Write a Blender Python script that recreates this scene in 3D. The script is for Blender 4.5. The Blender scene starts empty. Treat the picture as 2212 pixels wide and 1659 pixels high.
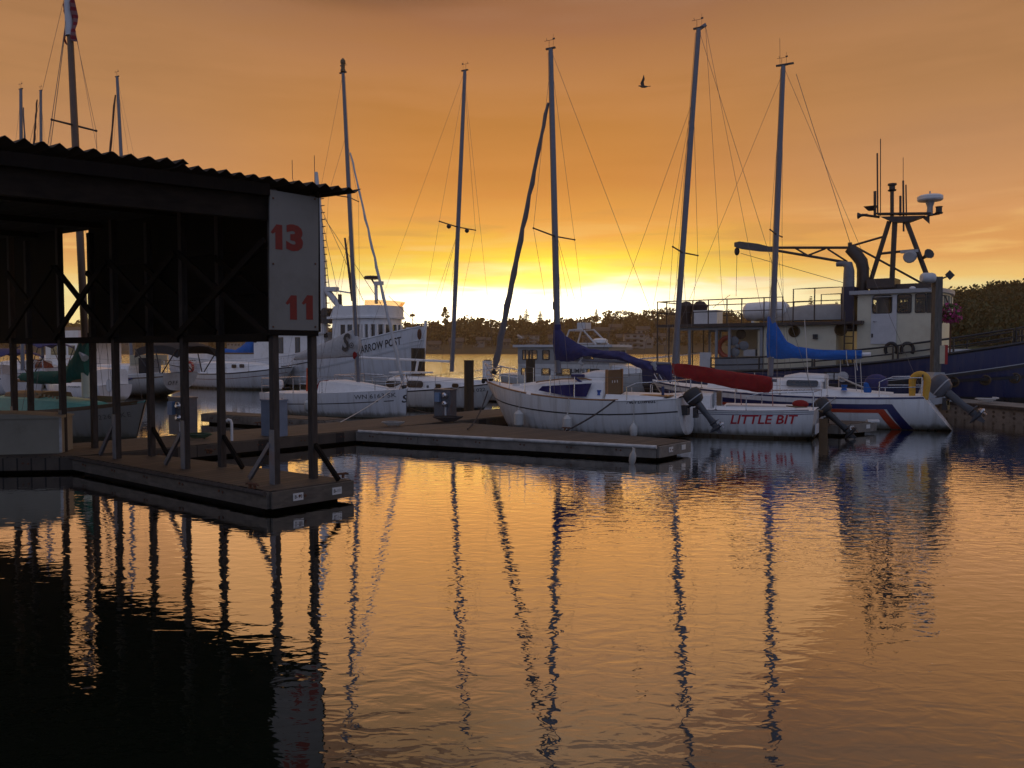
import bpy, bmesh, math, random
from mathutils import Vector, Matrix, noise
R = math.radians
scene = bpy.context.scene
random.seed(7)

# ------------------------------------------------------------------ camera
F, CX, CY, HZ, CAMZ = 1720.0, 1106.0, 829.5, 755.0, 2.4      # photo measured on a 2212 px wide grid
PITCH = math.atan((CY - HZ) / F)
cam = bpy.data.cameras.new('camera'); camo = bpy.data.objects.new('camera', cam)
scene.collection.objects.link(camo)
cam.sensor_width = 36.0; cam.lens = 36.0 * F / 2212.0
cam.clip_start = 0.05; cam.clip_end = 6000
camo.location = (0, 0, CAMZ); camo.rotation_euler = (math.pi / 2 - PITCH, 0, 0)
scene.camera = camo
CAM = Vector((0, 0, CAMZ))

# ------------------------------------------------------------------ sky
SUN_AZ, SUN_EL = R(0.6), R(3.4)
world = bpy.data.worlds.new('World'); scene.world = world; world.use_nodes = True
nt = world.node_tree; nt.nodes.clear()
def N(tree, typ, **kw):
    n = tree.nodes.new(typ)
    for k, v in kw.items(): setattr(n, k, v)
    return n
def lin(c):
    return tuple(((v / 255) / 12.92 if v / 255 <= .04045 else ((v / 255 + .055) / 1.055) ** 2.4) for v in c)
def math_n(tree, op, a=None, b=None, clamp=False):
    n = N(tree, 'ShaderNodeMath', operation=op); n.use_clamp = clamp
    for i, v in enumerate((a, b)):
        if v is None: continue
        if isinstance(v, (int, float)): n.inputs[i].default_value = v
        else: tree.links.new(v, n.inputs[i])
    return n.outputs[0]
def ramp(tree, fac, stops, interp='LINEAR'):
    n = N(tree, 'ShaderNodeValToRGB'); n.color_ramp.interpolation = interp
    e = n.color_ramp.elements
    while len(e) < len(stops): e.new(0.5)
    for k, (p, c) in enumerate(stops):
        e[k].position = p; e[k].color = (*c, 1) if len(c) == 3 else c
    if fac is not None: tree.links.new(fac, n.inputs[0])
    return n.outputs[0]
def mixc(tree, fac, a, b, blend='MIX'):
    n = N(tree, 'ShaderNodeMix', data_type='RGBA', blend_type=blend)
    for sock, v in ((n.inputs[0], fac), (n.inputs[6], a), (n.inputs[7], b)):
        if isinstance(v, (int, float)): sock.default_value = v
        elif isinstance(v, tuple): sock.default_value = (*v, 1)
        else: tree.links.new(v, sock)
    return n.outputs[2]
def maprange(tree, v, a, b, c=0., d=1., smooth=True):
    n = N(tree, 'ShaderNodeMapRange'); n.interpolation_type = 'SMOOTHSTEP' if smooth else 'LINEAR'
    tree.links.new(v, n.inputs[0])
    for i, q in enumerate((a, b, c, d)): n.inputs[i + 1].default_value = q
    return n.outputs[0]

def build_sky():
    L = nt.links
    tc = N(nt, 'ShaderNodeTexCoord')
    sep = N(nt, 'ShaderNodeSeparateXYZ'); L.new(tc.outputs['Generated'], sep.inputs[0])
    X, Y, Z = sep.outputs
    # cloud sheets: noise in (azimuth, elevation) stretched sideways
    az = math_n(nt, 'ARCTAN2', X, Y)
    cmb = N(nt, 'ShaderNodeCombineXYZ')
    L.new(math_n(nt, 'MULTIPLY', az, 2.2), cmb.inputs[0]); L.new(math_n(nt, 'MULTIPLY', Z, 16.0), cmb.inputs[1])
    n1 = N(nt, 'ShaderNodeTexNoise'); n1.inputs['Scale'].default_value = 1.3; n1.inputs['Detail'].default_value = 5; n1.inputs['Roughness'].default_value = .55
    L.new(cmb.outputs[0], n1.inputs['Vector'])
    cmb2 = N(nt, 'ShaderNodeCombineXYZ')
    L.new(math_n(nt, 'MULTIPLY', az, 5.0), cmb2.inputs[0]); L.new(math_n(nt, 'MULTIPLY', Z, 55.0), cmb2.inputs[1])
    n2 = N(nt, 'ShaderNodeTexNoise'); n2.inputs['Scale'].default_value = 1.0; n2.inputs['Detail'].default_value = 6; n2.inputs['Distortion'].default_value = .6
    L.new(cmb2.outputs[0], n2.inputs['Vector'])
    w1 = math_n(nt, 'MULTIPLY', math_n(nt, 'SUBTRACT', n1.outputs[0], .5), .075)
    w2 = math_n(nt, 'MULTIPLY', math_n(nt, 'SUBTRACT', n2.outputs[0], .5), .05)
    low = maprange(nt, Z, 0.02, 0.10)
    zz = math_n(nt, 'ADD', Z, math_n(nt, 'MULTIPLY', math_n(nt, 'ADD', w1, w2), low), clamp=True)
    top = [(.48, lin((140, 111, 92))), (.62, lin((160, 136, 122))), (1.0, lin((158, 158, 172)))]
    centre = ramp(nt, zz, [(0, (1, .9, .62)), (.076, (1, .94, .66)), (.080, lin((255, 238, 120))), (.098, lin((255, 222, 78))), (.112, lin((255, 206, 66))),
              (.125, lin((255, 196, 70))), (.150, lin((246, 172, 76))), (.20, lin((218, 143, 66))), (.26, lin((200, 133, 66))),
              (.32, lin((188, 128, 76))), (.38, lin((160, 108, 74)))] + top)
    side = ramp(nt, zz, [(0, lin((255, 226, 150))), (.066, lin((255, 238, 168))), (.078, lin((250, 206, 122))), (.105, lin((228, 162, 92))), (.13, lin((222, 157, 92))),
              (.17, lin((212, 152, 100))), (.22, lin((194, 140, 96))), (.28, lin((180, 129, 84))), (.34, lin((176, 126, 84))), (.40, lin((152, 112, 84)))] + top)
    daz = math_n(nt, 'ABSOLUTE', math_n(nt, 'SUBTRACT', az, SUN_AZ))
    col = mixc(nt, maprange(nt, daz, .08, .50), centre, side)
    # soft darker and lighter streaks in the cloud deck
    st = math_n(nt, 'ADD', math_n(nt, 'MULTIPLY', n1.outputs[0], .55), math_n(nt, 'MULTIPLY', n2.outputs[0], .35))
    streak = maprange(nt, st, .25, .65, .84, 1.14, smooth=False)
    cs = N(nt, 'ShaderNodeCombineXYZ')
    for i in range(3): L.new(streak, cs.inputs[i])
    col = mixc(nt, 1.0, col, cs.outputs[0], 'MULTIPLY')
    # torn bright wisps low on both sides of the glow
    wisp = math_n(nt, 'MULTIPLY', maprange(nt, n2.outputs[0], .50, .68), math_n(nt, 'MULTIPLY', maprange(nt, Z, .05, .075), maprange(nt, Z, .19, .10)))
    col = mixc(nt, math_n(nt, 'MULTIPLY', wisp, .55), col, lin((255, 214, 128)))
    shade = math_n(nt, 'MULTIPLY', maprange(nt, n2.outputs[0], .47, .32), math_n(nt, 'MULTIPLY', maprange(nt, Z, .045, .08), maprange(nt, Z, .22, .12)))
    col = mixc(nt, math_n(nt, 'MULTIPLY', shade, .45), col, lin((206, 138, 86)))
    # finger-over-lens darkening put into the sky colour, high ahead, left of the middle
    def dist(v, c, s): return math_n(nt, 'POWER', math_n(nt, 'DIVIDE', math_n(nt, 'SUBTRACT', v, c), s), 2.0)
    dk = math_n(nt, 'ADD', dist(az, -.19, .20), dist(Z, .44, .055))
    dk = math_n(nt, 'MULTIPLY', maprange(nt, dk, 0.05, 1.6, 1, 0), .55)
    col = mixc(nt, dk, col, lin((44, 28, 26)))
    # glow where the sun sits behind thin cloud just over the hill
    sd = Vector((math.sin(SUN_AZ) * math.cos(SUN_EL), math.cos(SUN_AZ) * math.cos(SUN_EL), math.sin(SUN_EL)))
    e2 = math_n(nt, 'ADD', dist(az, SUN_AZ, .20), dist(zz, .042, .030))
    g = math_n(nt, 'MULTIPLY', math_n(nt, 'EXPONENT', math_n(nt, 'MULTIPLY', e2, -1.0)), math_n(nt, 'GREATER_THAN', Y, 0.))
    gl = N(nt, 'ShaderNodeVectorMath', operation='SCALE'); gl.inputs[0].default_value = (3.2, 2.7, 1.9); L.new(g, gl.inputs['Scale'])
    col = mixc(nt, 1.0, col, gl.outputs[0], 'ADD')
    # the lit underside of the cloud edge above it, strong yellow
    e3 = math_n(nt, 'ADD', dist(az, .055, .115), dist(zz, .100, .026))
    g3 = math_n(nt, 'MULTIPLY', math_n(nt, 'EXPONENT', math_n(nt, 'MULTIPLY', e3, -1.0)), math_n(nt, 'GREATER_THAN', Y, 0.))
    g3n = N(nt, 'ShaderNodeVectorMath', operation='SCALE'); g3n.inputs[0].default_value = (.42, .35, .0); L.new(g3, g3n.inputs['Scale'])
    col = mixc(nt, 1.0, col, g3n.outputs[0], 'ADD')
    hz_ = N(nt, 'ShaderNodeVectorMath', operation='SCALE'); L.new(col, hz_.inputs[0]); L.new(maprange(nt, Z, .06, .22, 1.18, 1.0), hz_.inputs['Scale']); col = hz_.outputs[0]
    # the sky behind the camera: pale grey-blue dusk
    back = ramp(nt, Z, [(0, (.25, .275, .39)), (.3, (.28, .33, .51)), (1, (.25, .28, .41))])
    col = mixc(nt, maprange(nt, Y, .35, -.35), col, back)
    bg = N(nt, 'ShaderNodeBackground'); L.new(col, bg.inputs[0]); bg.inputs[1].default_value = 1.0
    out = N(nt, 'ShaderNodeOutputWorld'); L.new(bg.outputs[0], out.inputs[0])
build_sky()

sun = bpy.data.lights.new('sun', 'SUN'); sun.energy = .12; sun.angle = R(50); sun.color = (1, .62, .28)
suno = bpy.data.objects.new('sun', sun); scene.collection.objects.link(suno)
suno.rotation_euler = (math.pi / 2 - SUN_EL, 0, math.pi - SUN_AZ)

scene.view_settings.view_transform = 'Standard'; scene.view_settings.look = 'None'
scene.view_settings.exposure = 0.0; scene.view_settings.gamma = 1.0; scene.view_settings.use_curve_mapping = False
scene.cycles.max_bounces = 8; scene.cycles.glossy_bounces = 4; scene.cycles.diffuse_bounces = 3
scene.cycles.use_denoising = True
scene.cycles.caustics_reflective = False; scene.cycles.caustics_refractive = False

# ------------------------------------------------------------------ measuring helpers
def ray(px, py):
    u = (px - CX) / F; v = (CY - py) / F
    return Vector((u, math.cos(PITCH) + v * math.sin(PITCH), -math.sin(PITCH) + v * math.cos(PITCH)))
def at(px, py, Y):
    d = ray(px, py); return CAM + d * (Y / d.y)
def wz(px, py, z=0.0):
    d = ray(px, py); return CAM + d * ((z - CAMZ) / d.z)
def onplane(px, py, P, n):
    d = ray(px, py); return CAM + d * ((P - CAM).dot(n) / d.dot(n))

# ------------------------------------------------------------------ materials
MATS = {}
def mat(name, col, rough=.5, var=.18, scale=5.0, metal=0.0, bump=0.0, stretch=(1, 1, 1), spec=.5, dirt=None, dirt_amt=.0):
    if name in MATS: return MATS[name]
    m = bpy.data.materials.new(name); m.use_nodes = True; t = m.node_tree; L = t.links
    b = t.nodes['Principled BSDF']
    tc = N(t, 'ShaderNodeTexCoord'); mp = N(t, 'ShaderNodeMapping'); mp.inputs['Scale'].default_value = stretch
    L.new(tc.outputs['Object'], mp.inputs[0])
    nz = N(t, 'ShaderNodeTexNoise'); nz.inputs['Scale'].default_value = scale; nz.inputs['Detail'].default_value = 6; nz.inputs['Roughness'].default_value = .62
    L.new(mp.outputs[0], nz.inputs['Vector'])
    lo = tuple(max(0, c * (1 - var)) for c in col); hi = tuple(min(1, c * (1 + var)) for c in col)
    c = ramp(t, nz.outputs[0], [(.3, lo), (.7, hi)])
    if dirt:
        n2 = N(t, 'ShaderNodeTexNoise'); n2.inputs['Scale'].default_value = scale * .35; n2.inputs['Detail'].default_value = 8; n2.inputs['Roughness'].default_value = .7
        L.new(mp.outputs[0], n2.inputs['Vector'])
        c = mixc(t, maprange(t, n2.outputs[0], .48, .68, 0, dirt_amt), c, dirt)
    L.new(c, b.inputs['Base Color'])
    L.new(maprange(t, nz.outputs[0], .25, .75, max(0, rough - .1), min(1, rough + .1), smooth=False), b.inputs['Roughness'])
    b.inputs['Metallic'].default_value = metal
    b.inputs['Specular IOR Level'].default_value = spec
    if bump:
        bp = N(t, 'ShaderNodeBump'); bp.inputs['Strength'].default_value = 1; bp.inputs['Distance'].default_value = bump
        L.new(nz.outputs[0], bp.inputs['Height']); L.new(bp.outputs[0], b.inputs['Normal'])
    MATS[name] = m; return m
def hullmat(name, levels, rough=.28, grime=.42):
    """paint bands by height above the waterline: levels = [(z_from, colour), ...] from the bottom up, with faint grime streaks"""
    m = bpy.data.materials.new(name); m.use_nodes = True; t = m.node_tree; L = t.links
    b = t.nodes['Principled BSDF']
    tc = N(t, 'ShaderNodeTexCoord'); sp = N(t, 'ShaderNodeSeparateXYZ'); L.new(tc.outputs['Object'], sp.inputs[0])
    nz = N(t, 'ShaderNodeTexNoise'); nz.inputs['Scale'].default_value = 2.2; nz.inputs['Detail'].default_value = 7
    mp = N(t, 'ShaderNodeMapping'); mp.inputs['Scale'].default_value = (3.4, 1, .30); L.new(tc.outputs['Object'], mp.inputs[0]); L.new(mp.outputs[0], nz.inputs[0])
    c = None
    for z, col in levels:
        if c is None: c = col
        else: c = mixc(t, math_n(t, 'GREATER_THAN', sp.outputs[2], z), c, col)
    c = mixc(t, maprange(t, nz.outputs[0], .40, .78, 0, grime), c, (.27, .23, .17))
    sc = math_n(t, 'ADD', sp.outputs[2], math_n(t, 'MULTIPLY', nz.outputs[0], -.28))
    c = mixc(t, maprange(t, sc, -.06, .10, .75, 0), c, (.12, .11, .07))
    L.new(c, b.inputs['Base Color']); b.inputs['Roughness'].default_value = rough
    L.new(maprange(t, nz.outputs[0], .3, .7, rough - .08, rough + .12, smooth=False), b.inputs['Roughness'])
    return m
def glassmat(name, col=(.02, .022, .025), rough=.06):
    return mat(name, col, rough, .1, 3, spec=.8)

WHITE = mat('white_gelcoat', (.74, .74, .73), .32, .05, 3, dirt=(.45, .41, .34), dirt_amt=.25)
DECKW = mat('white_deck', (.72, .72, .71), .5, .06, 6, dirt=(.48, .45, .38), dirt_amt=.25)
CREAM = mat('cream_paint', (.60, .575, .44), .45, .06, 2, dirt=(.36, .26, .14), dirt_amt=.3)
GREYP = mat('grey_paint', (.36, .37, .38), .5, .1, 4)
PALEG = mat('pale_grey_paint', (.52, .53, .54), .5, .08, 4)
ALU = mat('mast_aluminium', (.155, .155, .175), .42, .1, 9, metal=.3)
STEEL = mat('stainless', (.55, .55, .56), .25, .08, 12, metal=.9)
WIRE = mat('wire', (.16, .14, .13), .5, .1, 20, metal=.5)
BLACK = mat('black_rubber', (.015, .015, .016), .5, .3, 10)
BLKP = mat('black_paint', (.02, .02, .022), .42, .3, 6)
BROWNP = mat('dark_brown_pipe', (.045, .032, .026), .5, .3, 6)
TEAK = mat('teak', (.30, .15, .06), .5, .3, 6, stretch=(1, 6, 6))
DKTEAK = mat('dark_teak', (.13, .075, .03), .5, .3, 6, stretch=(1, 6, 6))
GLASS = glassmat('dark_glass')
NAVYC = mat('navy_canvas', (.034, .032, .11), .85, .25, 14, bump=.01)
BLUEC = mat('blue_canvas', (.009, .10, .38), .85, .2, 14, bump=.01)
REDC = mat('red_canvas', (.22, .006, .006), .85, .2, 14, bump=.01)
GREENC = mat('green_canvas', (.012, .10, .075), .85, .25, 12, bump=.01)
GREYC = mat('grey_canvas', (.42, .42, .42), .85, .12, 10, bump=.01)
BLACKC = mat('black_canvas', (.012, .012, .014), .85, .3, 12)
WHITEC = mat('white_sailcloth', (.5, .5, .5), .8, .1, 10)
SAILR = mat('furled_sail', (.15, .135, .135), .8, .15, 10)
ROPE = mat('rope', (.5, .48, .44), .9, .2, 40)
DKROPE = mat('dark_rope', (.03, .025, .025), .9, .3, 40)
ORANGE = mat('orange_plastic', (.55, .08, .02), .5, .15, 8)
REDP = mat('red_paint', (.36, .02, .015), .6, .15, 12)
YELLOW = mat('yellow_vinyl', (.55, .30, .03), .6, .15, 10)
DIMRED = mat('worn_red_paint', (.17, .013, .009), .7, .25, 30)
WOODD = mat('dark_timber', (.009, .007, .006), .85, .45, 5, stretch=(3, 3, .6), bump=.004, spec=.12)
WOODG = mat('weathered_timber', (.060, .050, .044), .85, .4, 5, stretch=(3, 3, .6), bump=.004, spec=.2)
PLANK = mat('dock_decking', (.075, .060, .047), .8, .3, 3, bump=.006, dirt=(.07, .055, .04), dirt_amt=.5)
CONC = mat('float_concrete', (.20, .18, .155), .85, .25, 5, bump=.008, dirt=(.06, .055, .045), dirt_amt=.7)
PANEL = mat('panel_board', (.19, .19, .178), .8, .06, 3, dirt=(.12, .115, .10), dirt_amt=.45)
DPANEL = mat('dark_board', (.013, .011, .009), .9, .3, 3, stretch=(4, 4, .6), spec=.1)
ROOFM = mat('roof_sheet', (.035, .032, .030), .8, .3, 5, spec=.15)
GALV = mat('galvanised', (.13, .14, .16), .5, .18, 8, metal=.3, dirt=(.2, .08, .03), dirt_amt=.4)
RUST = mat('rusty_steel', (.10, .04, .02), .8, .4, 10)

# ------------------------------------------------------------------ mesh builder
class MB:
    def __init__(s): s.v = []; s.f = []
    def add(s, vs, fs):
        o = len(s.v); s.v += [tuple(v) for v in vs]; s.f += [tuple(i + o for i in f) for f in fs]; return s
    def box(s, c, size, rot=None, M=None):
        c = Vector(c); h = Vector(size) / 2
        vs = [Vector((x * h.x, y * h.y, z * h.z)) for x in (-1, 1) for y in (-1, 1) for z in (-1, 1)]
        if rot is not None: vs = [rot @ v for v in vs]
        return s.add([v + c for v in vs], [(0, 1, 3, 2), (4, 6, 7, 5), (0, 4, 5, 1), (2, 3, 7, 6), (0, 2, 6, 4), (1, 5, 7, 3)])
    def beam(s, a, b, w, h, up=(0, 0, 1)):
        a = Vector(a); b = Vector(b); d = (b - a); l = d.length; d.normalize()
        u = Vector(up); sd = d.cross(u)
        if sd.length < 1e-4: sd = d.cross(Vector((1, 0, 0)))
        sd.normalize(); u = sd.cross(d)
        rot = Matrix((d, sd, u)).transposed()
        return s.box((a + b) / 2, (l, w, h), rot)
    def tube(s, pts, r, n=8, cap=True):
        pts = [Vector(p) for p in pts]; rings = []
        rs = r if isinstance(r, (list, tuple)) else [r] * len(pts)
        prev = None
        for i, p in enumerate(pts):
            d = (pts[min(i + 1, len(pts) - 1)] - pts[max(i - 1, 0)])
            if d.length < 1e-9: d = Vector((0, 0, 1))
            d.normalize()
            if prev is None:
                a = d.cross(Vector((0, 0, 1)))
                if a.length < .05: a = d.cross(Vector((1, 0, 0)))
            else:
                a = prev - d * prev.dot(d)
                if a.length < 1e-6: a = d.cross(Vector((0, 0, 1)))
            a.normalize(); b = d.cross(a); prev = a
            rings.append([p + (a * math.cos(q) + b * math.sin(q)) * rs[i] for q in [2 * math.pi * k / n for k in range(n)]])
        return s.loft(rings, cap=cap)
    def loft(s, rings, cap=True, closed=True):
        n = len(rings[0]); vs = [v for r_ in rings for v in r_]; fs = []
        for i in range(len(rings) - 1):
            for k in range(n if closed else n - 1):
                k2 = (k + 1) % n
                fs.append((i * n + k, i * n + k2, (i + 1) * n + k2, (i + 1) * n + k))
        if cap and closed:
            fs.append(tuple(range(n - 1, -1, -1))); fs.append(tuple((len(rings) - 1) * n + k for k in range(n)))
        return s.add(vs, fs)
    def lathe(s, prof, o=(0, 0, 0), axis=(0, 0, 1), n=14, sx=1, sy=1):
        o = Vector(o); ax = Vector(axis).normalized(); a = ax.orthogonal().normalized(); b = ax.cross(a)
        return s.loft([[o + ax * z + (a * math.cos(q) * sx + b * math.sin(q) * sy) * max(r, 1e-4) for q in [2 * math.pi * k / n for k in range(n)]] for r, z in prof])
    def ball(s, c, r, n=12, m=8):
        r = Vector(r) if not isinstance(r, (int, float)) else Vector((r, r, r)); c = Vector(c)
        return s.loft([[c + Vector((r.x * math.sin(t) * math.cos(q), r.y * math.sin(t) * math.sin(q), -r.z * math.cos(t))) for q in [2 * math.pi * k / n for k in range(n)]]
                       for t in [max(.02, min(math.pi - .02, math.pi * i / m)) for i in range(m + 1)]])
    def prism(s, poly, off):
        """closed polygon (3D points) extruded by the vector off"""
        n = len(poly); off = Vector(off); a = [Vector(p) for p in poly]
        return s.add(a + [p + off for p in a], [tuple(range(n - 1, -1, -1)), tuple(range(n, 2 * n))] + [(k, (k + 1) % n, (k + 1) % n + n, k + n) for k in range(n)])
    def build(s, name, m, parent=None, smooth=35, **kw):
        me = bpy.data.meshes.new(name); me.from_pydata(s.v, [], s.f)
        bm = bmesh.new(); bm.from_mesh(me); bmesh.ops.recalc_face_normals(bm, faces=bm.faces); bm.to_mesh(me); bm.free()
        if smooth:
            me.polygons.foreach_set('use_smooth', [True] * len(me.polygons)); me.set_sharp_from_angle(angle=R(smooth))
        me.materials.append(m)
        o = bpy.data.objects.new(name, me); scene.collection.objects.link(o)
        if parent: o.parent = parent
        return tag(o, **kw)
def tag(o, label=None, cat=None, group=None, kind=None):
    if label: o['label'] = label
    if cat: o['category'] = cat
    if group: o['group'] = group
    if kind: o['kind'] = kind
    return o
def thing(name, label, cat, loc=(0, 0, 0), rz=0, group=None):
    o = bpy.data.objects.new(name, None); scene.collection.objects.link(o); o.empty_display_size = .2
    o.location = loc; o.rotation_euler = (0, 0, rz); return tag(o, label, cat, group)
def copy_tree(o, parent=None):
    c = o.copy(); scene.collection.objects.link(c); c.parent = parent
    for ch in list(o.children): copy_tree(ch, c)
    return c
def text2d(s, height=1.0, shear=0.0, offset=0.0, align='CENTER', spacing=1.0):
    """flat lettering: (verts, faces), cap height = height"""
    cu = bpy.data.curves.new('lettering', 'FONT'); cu.body = s; cu.size = 1; cu.shear = shear; cu.offset = offset
    cu.align_x = align; cu.resolution_u = 3; cu.space_character = spacing
    o = bpy.data.objects.new('lettering', cu); scene.collection.objects.link(o)
    bpy.context.view_layer.update()
    me = o.to_mesh(); vs = [v.co.copy() * (height / .70) for v in me.vertices]; fs = [tuple(p.vertices) for p in me.polygons]
    o.to_mesh_clear(); bpy.data.objects.remove(o); bpy.data.curves.remove(cu)
    return vs, fs
def sag(a, b, d, n=10):
    a = Vector(a); b = Vector(b)
    return [a.lerp(b, i / n) - Vector((0, 0, d * 4 * (i / n) * (1 - i / n))) for i in range(n + 1)]
# ------------------------------------------------------------------ water
def water():
    m = bpy.data.materials.new('harbour_water'); m.use_nodes = True; t = m.node_tree; L = t.links; t.nodes.clear()
    tc = N(t, 'ShaderNodeTexCoord'); sp = N(t, 'ShaderNodeSeparateXYZ'); L.new(tc.outputs['Object'], sp.inputs[0])
    def nz(sc, scale, detail, dist=0.0, rot=0.0):
        mp = N(t, 'ShaderNodeMapping'); mp.inputs['Scale'].default_value = sc; mp.inputs['Rotation'].default_value = (0, 0, rot); L.new(tc.outputs['Object'], mp.inputs[0])
        n = N(t, 'ShaderNodeTexNoise'); n.inputs['Scale'].default_value = scale; n.inputs['Detail'].default_value = detail; n.inputs['Distortion'].default_value = dist
        n.inputs['Roughness'].default_value = .5
        L.new(mp.outputs[0], n.inputs['Vector']); return n.outputs[0]
    fine = nz((.55, 1, 1), 6.5, 2.6, .4, R(4))
    mid = nz((.5, 1, 1), 2.2, 1.0, .3, R(-7))
    swell = nz((.6, 1, 1), .55, 1.0)
    # wind: calm among the docks, ruffled patches right of the middle, choppy outside the moorings
    patch = maprange(t, nz((.55, .35, 1), .22, 2.0, .5), .50, .66)
    right = maprange(t, math_n(t, 'ADD', sp.outputs[0], math_n(t, 'MULTIPLY', sp.outputs[1], .02)), .6, 3.2)
    near = math_n(t, 'MULTIPLY', maprange(t, sp.outputs[1], 7.5, 10.0), maprange(t, sp.outputs[1], 16.0, 12.8))
    far = maprange(t, sp.outputs[1], 40, 90)
    ruff = math_n(t, 'MULTIPLY', math_n(t, 'MULTIPLY', right, near), math_n(t, 'ADD', math_n(t, 'MULTIPLY', patch, .8), .35))
    leftcalm = maprange(t, sp.outputs[0], -6.0, 0.5, .62, 1.0)
    a_f = math_n(t, 'ADD', math_n(t, 'ADD', .0046, math_n(t, 'MULTIPLY', ruff, .010)), math_n(t, 'MULTIPLY', far, .03))
    a_f = math_n(t, 'MULTIPLY', a_f, leftcalm)
    h = math_n(t, 'MULTIPLY', fine, a_f)
    h = math_n(t, 'ADD', h, math_n(t, 'MULTIPLY', mid, math_n(t, 'ADD', .0014, math_n(t, 'MULTIPLY', far, .10))))
    h = math_n(t, 'ADD', h, math_n(t, 'MULTIPLY', swell, .003))
    bp = N(t, 'ShaderNodeBump'); bp.inputs['Strength'].default_value = 1.0; bp.inputs['Distance'].default_value = 1.0; L.new(h, bp.inputs['Height'])
    lw = N(t, 'ShaderNodeLayerWeight'); lw.inputs[0].default_value = .5
    L.new(bp.outputs[0], lw.inputs['Normal'])
    fac = math_n(t, 'SUBTRACT', math_n(t, 'MULTIPLY', math_n(t, 'POWER', lw.outputs['Facing'], 2.0), 1.45), .06, clamp=True)
    fac = math_n(t, 'MINIMUM', fac, .94)
    gl = N(t, 'ShaderNodeBsdfGlossy'); gl.inputs['Roughness'].default_value = .015; gl.inputs['Color'].default_value = (.97, .97, .97, 1); L.new(bp.outputs[0], gl.inputs['Normal'])
    df = N(t, 'ShaderNodeBsdfDiffuse'); df.inputs['Color'].default_value = (.006, .010, .006, 1)
    mx = N(t, 'ShaderNodeMixShader'); L.new(fac, mx.inputs[0]); L.new(df.outputs[0], mx.inputs[1]); L.new(gl.outputs[0], mx.inputs[2])
    out = N(t, 'ShaderNodeOutputMaterial'); L.new(mx.outputs[0], out.inputs[0])
    b = MB(); xs = [-880, -60, 60, 880]; ys = [-60, 0, 60, 880]
    vs = [(x, y, 0) for y in ys for x in xs]
    b.add(vs, [(j * 4 + i, j * 4 + i + 1, j * 4 + i + 5, j * 4 + i + 4) for j in range(3) for i in range(3)])
    b.build('water', m, smooth=0, kind='structure')
water()

# ------------------------------------------------------------------ docks
DZ = .33
EDIR = Vector((.657, .754, 0))           # along the main walkway, away from us
VDIR = Vector((.86, -.51, 0))            # along the slips, to the right and nearer
FOAM = mat('float_sides', (.012, .012, .011), .95, .3, 6, spec=.1)
def flat(p, z): return Vector((p[0], p[1], z))
def planked():
    t = PLANK.node_tree; L = t.links; b = t.nodes['Principled BSDF']; src = b.inputs['Base Color'].links[0].from_socket
    tc = N(t, 'ShaderNodeTexCoord'); mp = N(t, 'ShaderNodeMapping'); mp.inputs['Rotation'].default_value = (0, 0, R(-53)); L.new(tc.outputs['Object'], mp.inputs[0])
    br = N(t, 'ShaderNodeTexBrick'); br.inputs['Scale'].default_value = 1.0; br.inputs['Brick Width'].default_value = 1.9; br.inputs['Row Height'].default_value = .19; br.inputs['Mortar Size'].default_value = .012
    br.inputs['Color1'].default_value = (.8, .8, .8, 1); br.inputs['Color2'].default_value = (1.25, 1.22, 1.15, 1); br.inputs['Mortar'].default_value = (.25, .25, .25, 1); br.offset = .37
    L.new(mp.outputs[0], br.inputs['Vector']); L.new(mixc(t, 1.0, src, br.outputs[0], 'MULTIPLY'), b.inputs['Base Color'])
planked()
def dock(name, label, poly, zt=DZ, depth=.34, skirt=PLANK, bolts=True, rail=None, group='floating docks of the marina'):
    """poly: outline seen from above. decking slab, float body below set in, edge timbers (walers)"""
    t = thing(name, label, 'dock', flat(poly[0], 0), 0, group)
    o = Vector(poly[0]); P = [Vector((p[0] - o.x, p[1] - o.y, 0)) for p in poly]
    c = sum(P, Vector()) / len(P)
    MB().prism([flat(p, zt - .05) for p in P], (0, 0, .05)).build('decking', PLANK, t)
    ins = [c + (p - c) * 1.0 - (p - c).normalized() * .26 for p in P]
    MB().prism([flat(p, -.12) for p in ins], (0, 0, zt - .051 + .12)).build('float_body', FOAM, t)
    n = len(P)
    area = sum(P[i].x * P[(i + 1) % n].y - P[(i + 1) % n].x * P[i].y for i in range(n))
    w = MB(); bl = MB()
    for i in range(n):
        a, b_ = P[i], P[(i + 1) % n]; d = (b_ - a)
        if d.length < .05: continue
        d.normalize(); nrm = Vector((d.y, -d.x, 0)) * (1 if area > 0 else -1)
        za, hh = zt - .03, depth - .10
        w.beam(flat(a + nrm * .03 + d * .005, zt - .02 - hh / 2), flat(b_ + nrm * .03 - d * .005, zt - .02 - hh / 2), .06, hh)
        k = 0.5
        while bolts and k < (b_ - a).length - .2:
            for q in (-.05, .05):
                p = a + d * (k + q) + nrm * .06
                bl.lathe([(.022, 0), (.022, .012), (.012, .016)], flat(p, zt - .12 + (.0 if q < 0 else -.01)), nrm, n=6)
            k += 1.15
    w.build('waler', skirt, t)
    if bolts: bl.build('bolt_heads', RUST, t)
    return t
def edge_rail(t, pts, o, r=.035):
    MB().tube([flat(Vector(p) - o, DZ - .03) for p in pts], r, 8).build('rub_rail', WOODG if r < .036 else WHITEV, t)
WHITEV = mat('rub_rail_vinyl', (.5, .49, .47), .5, .2, 6, dirt=(.2, .17, .13), dirt_amt=.6)

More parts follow.
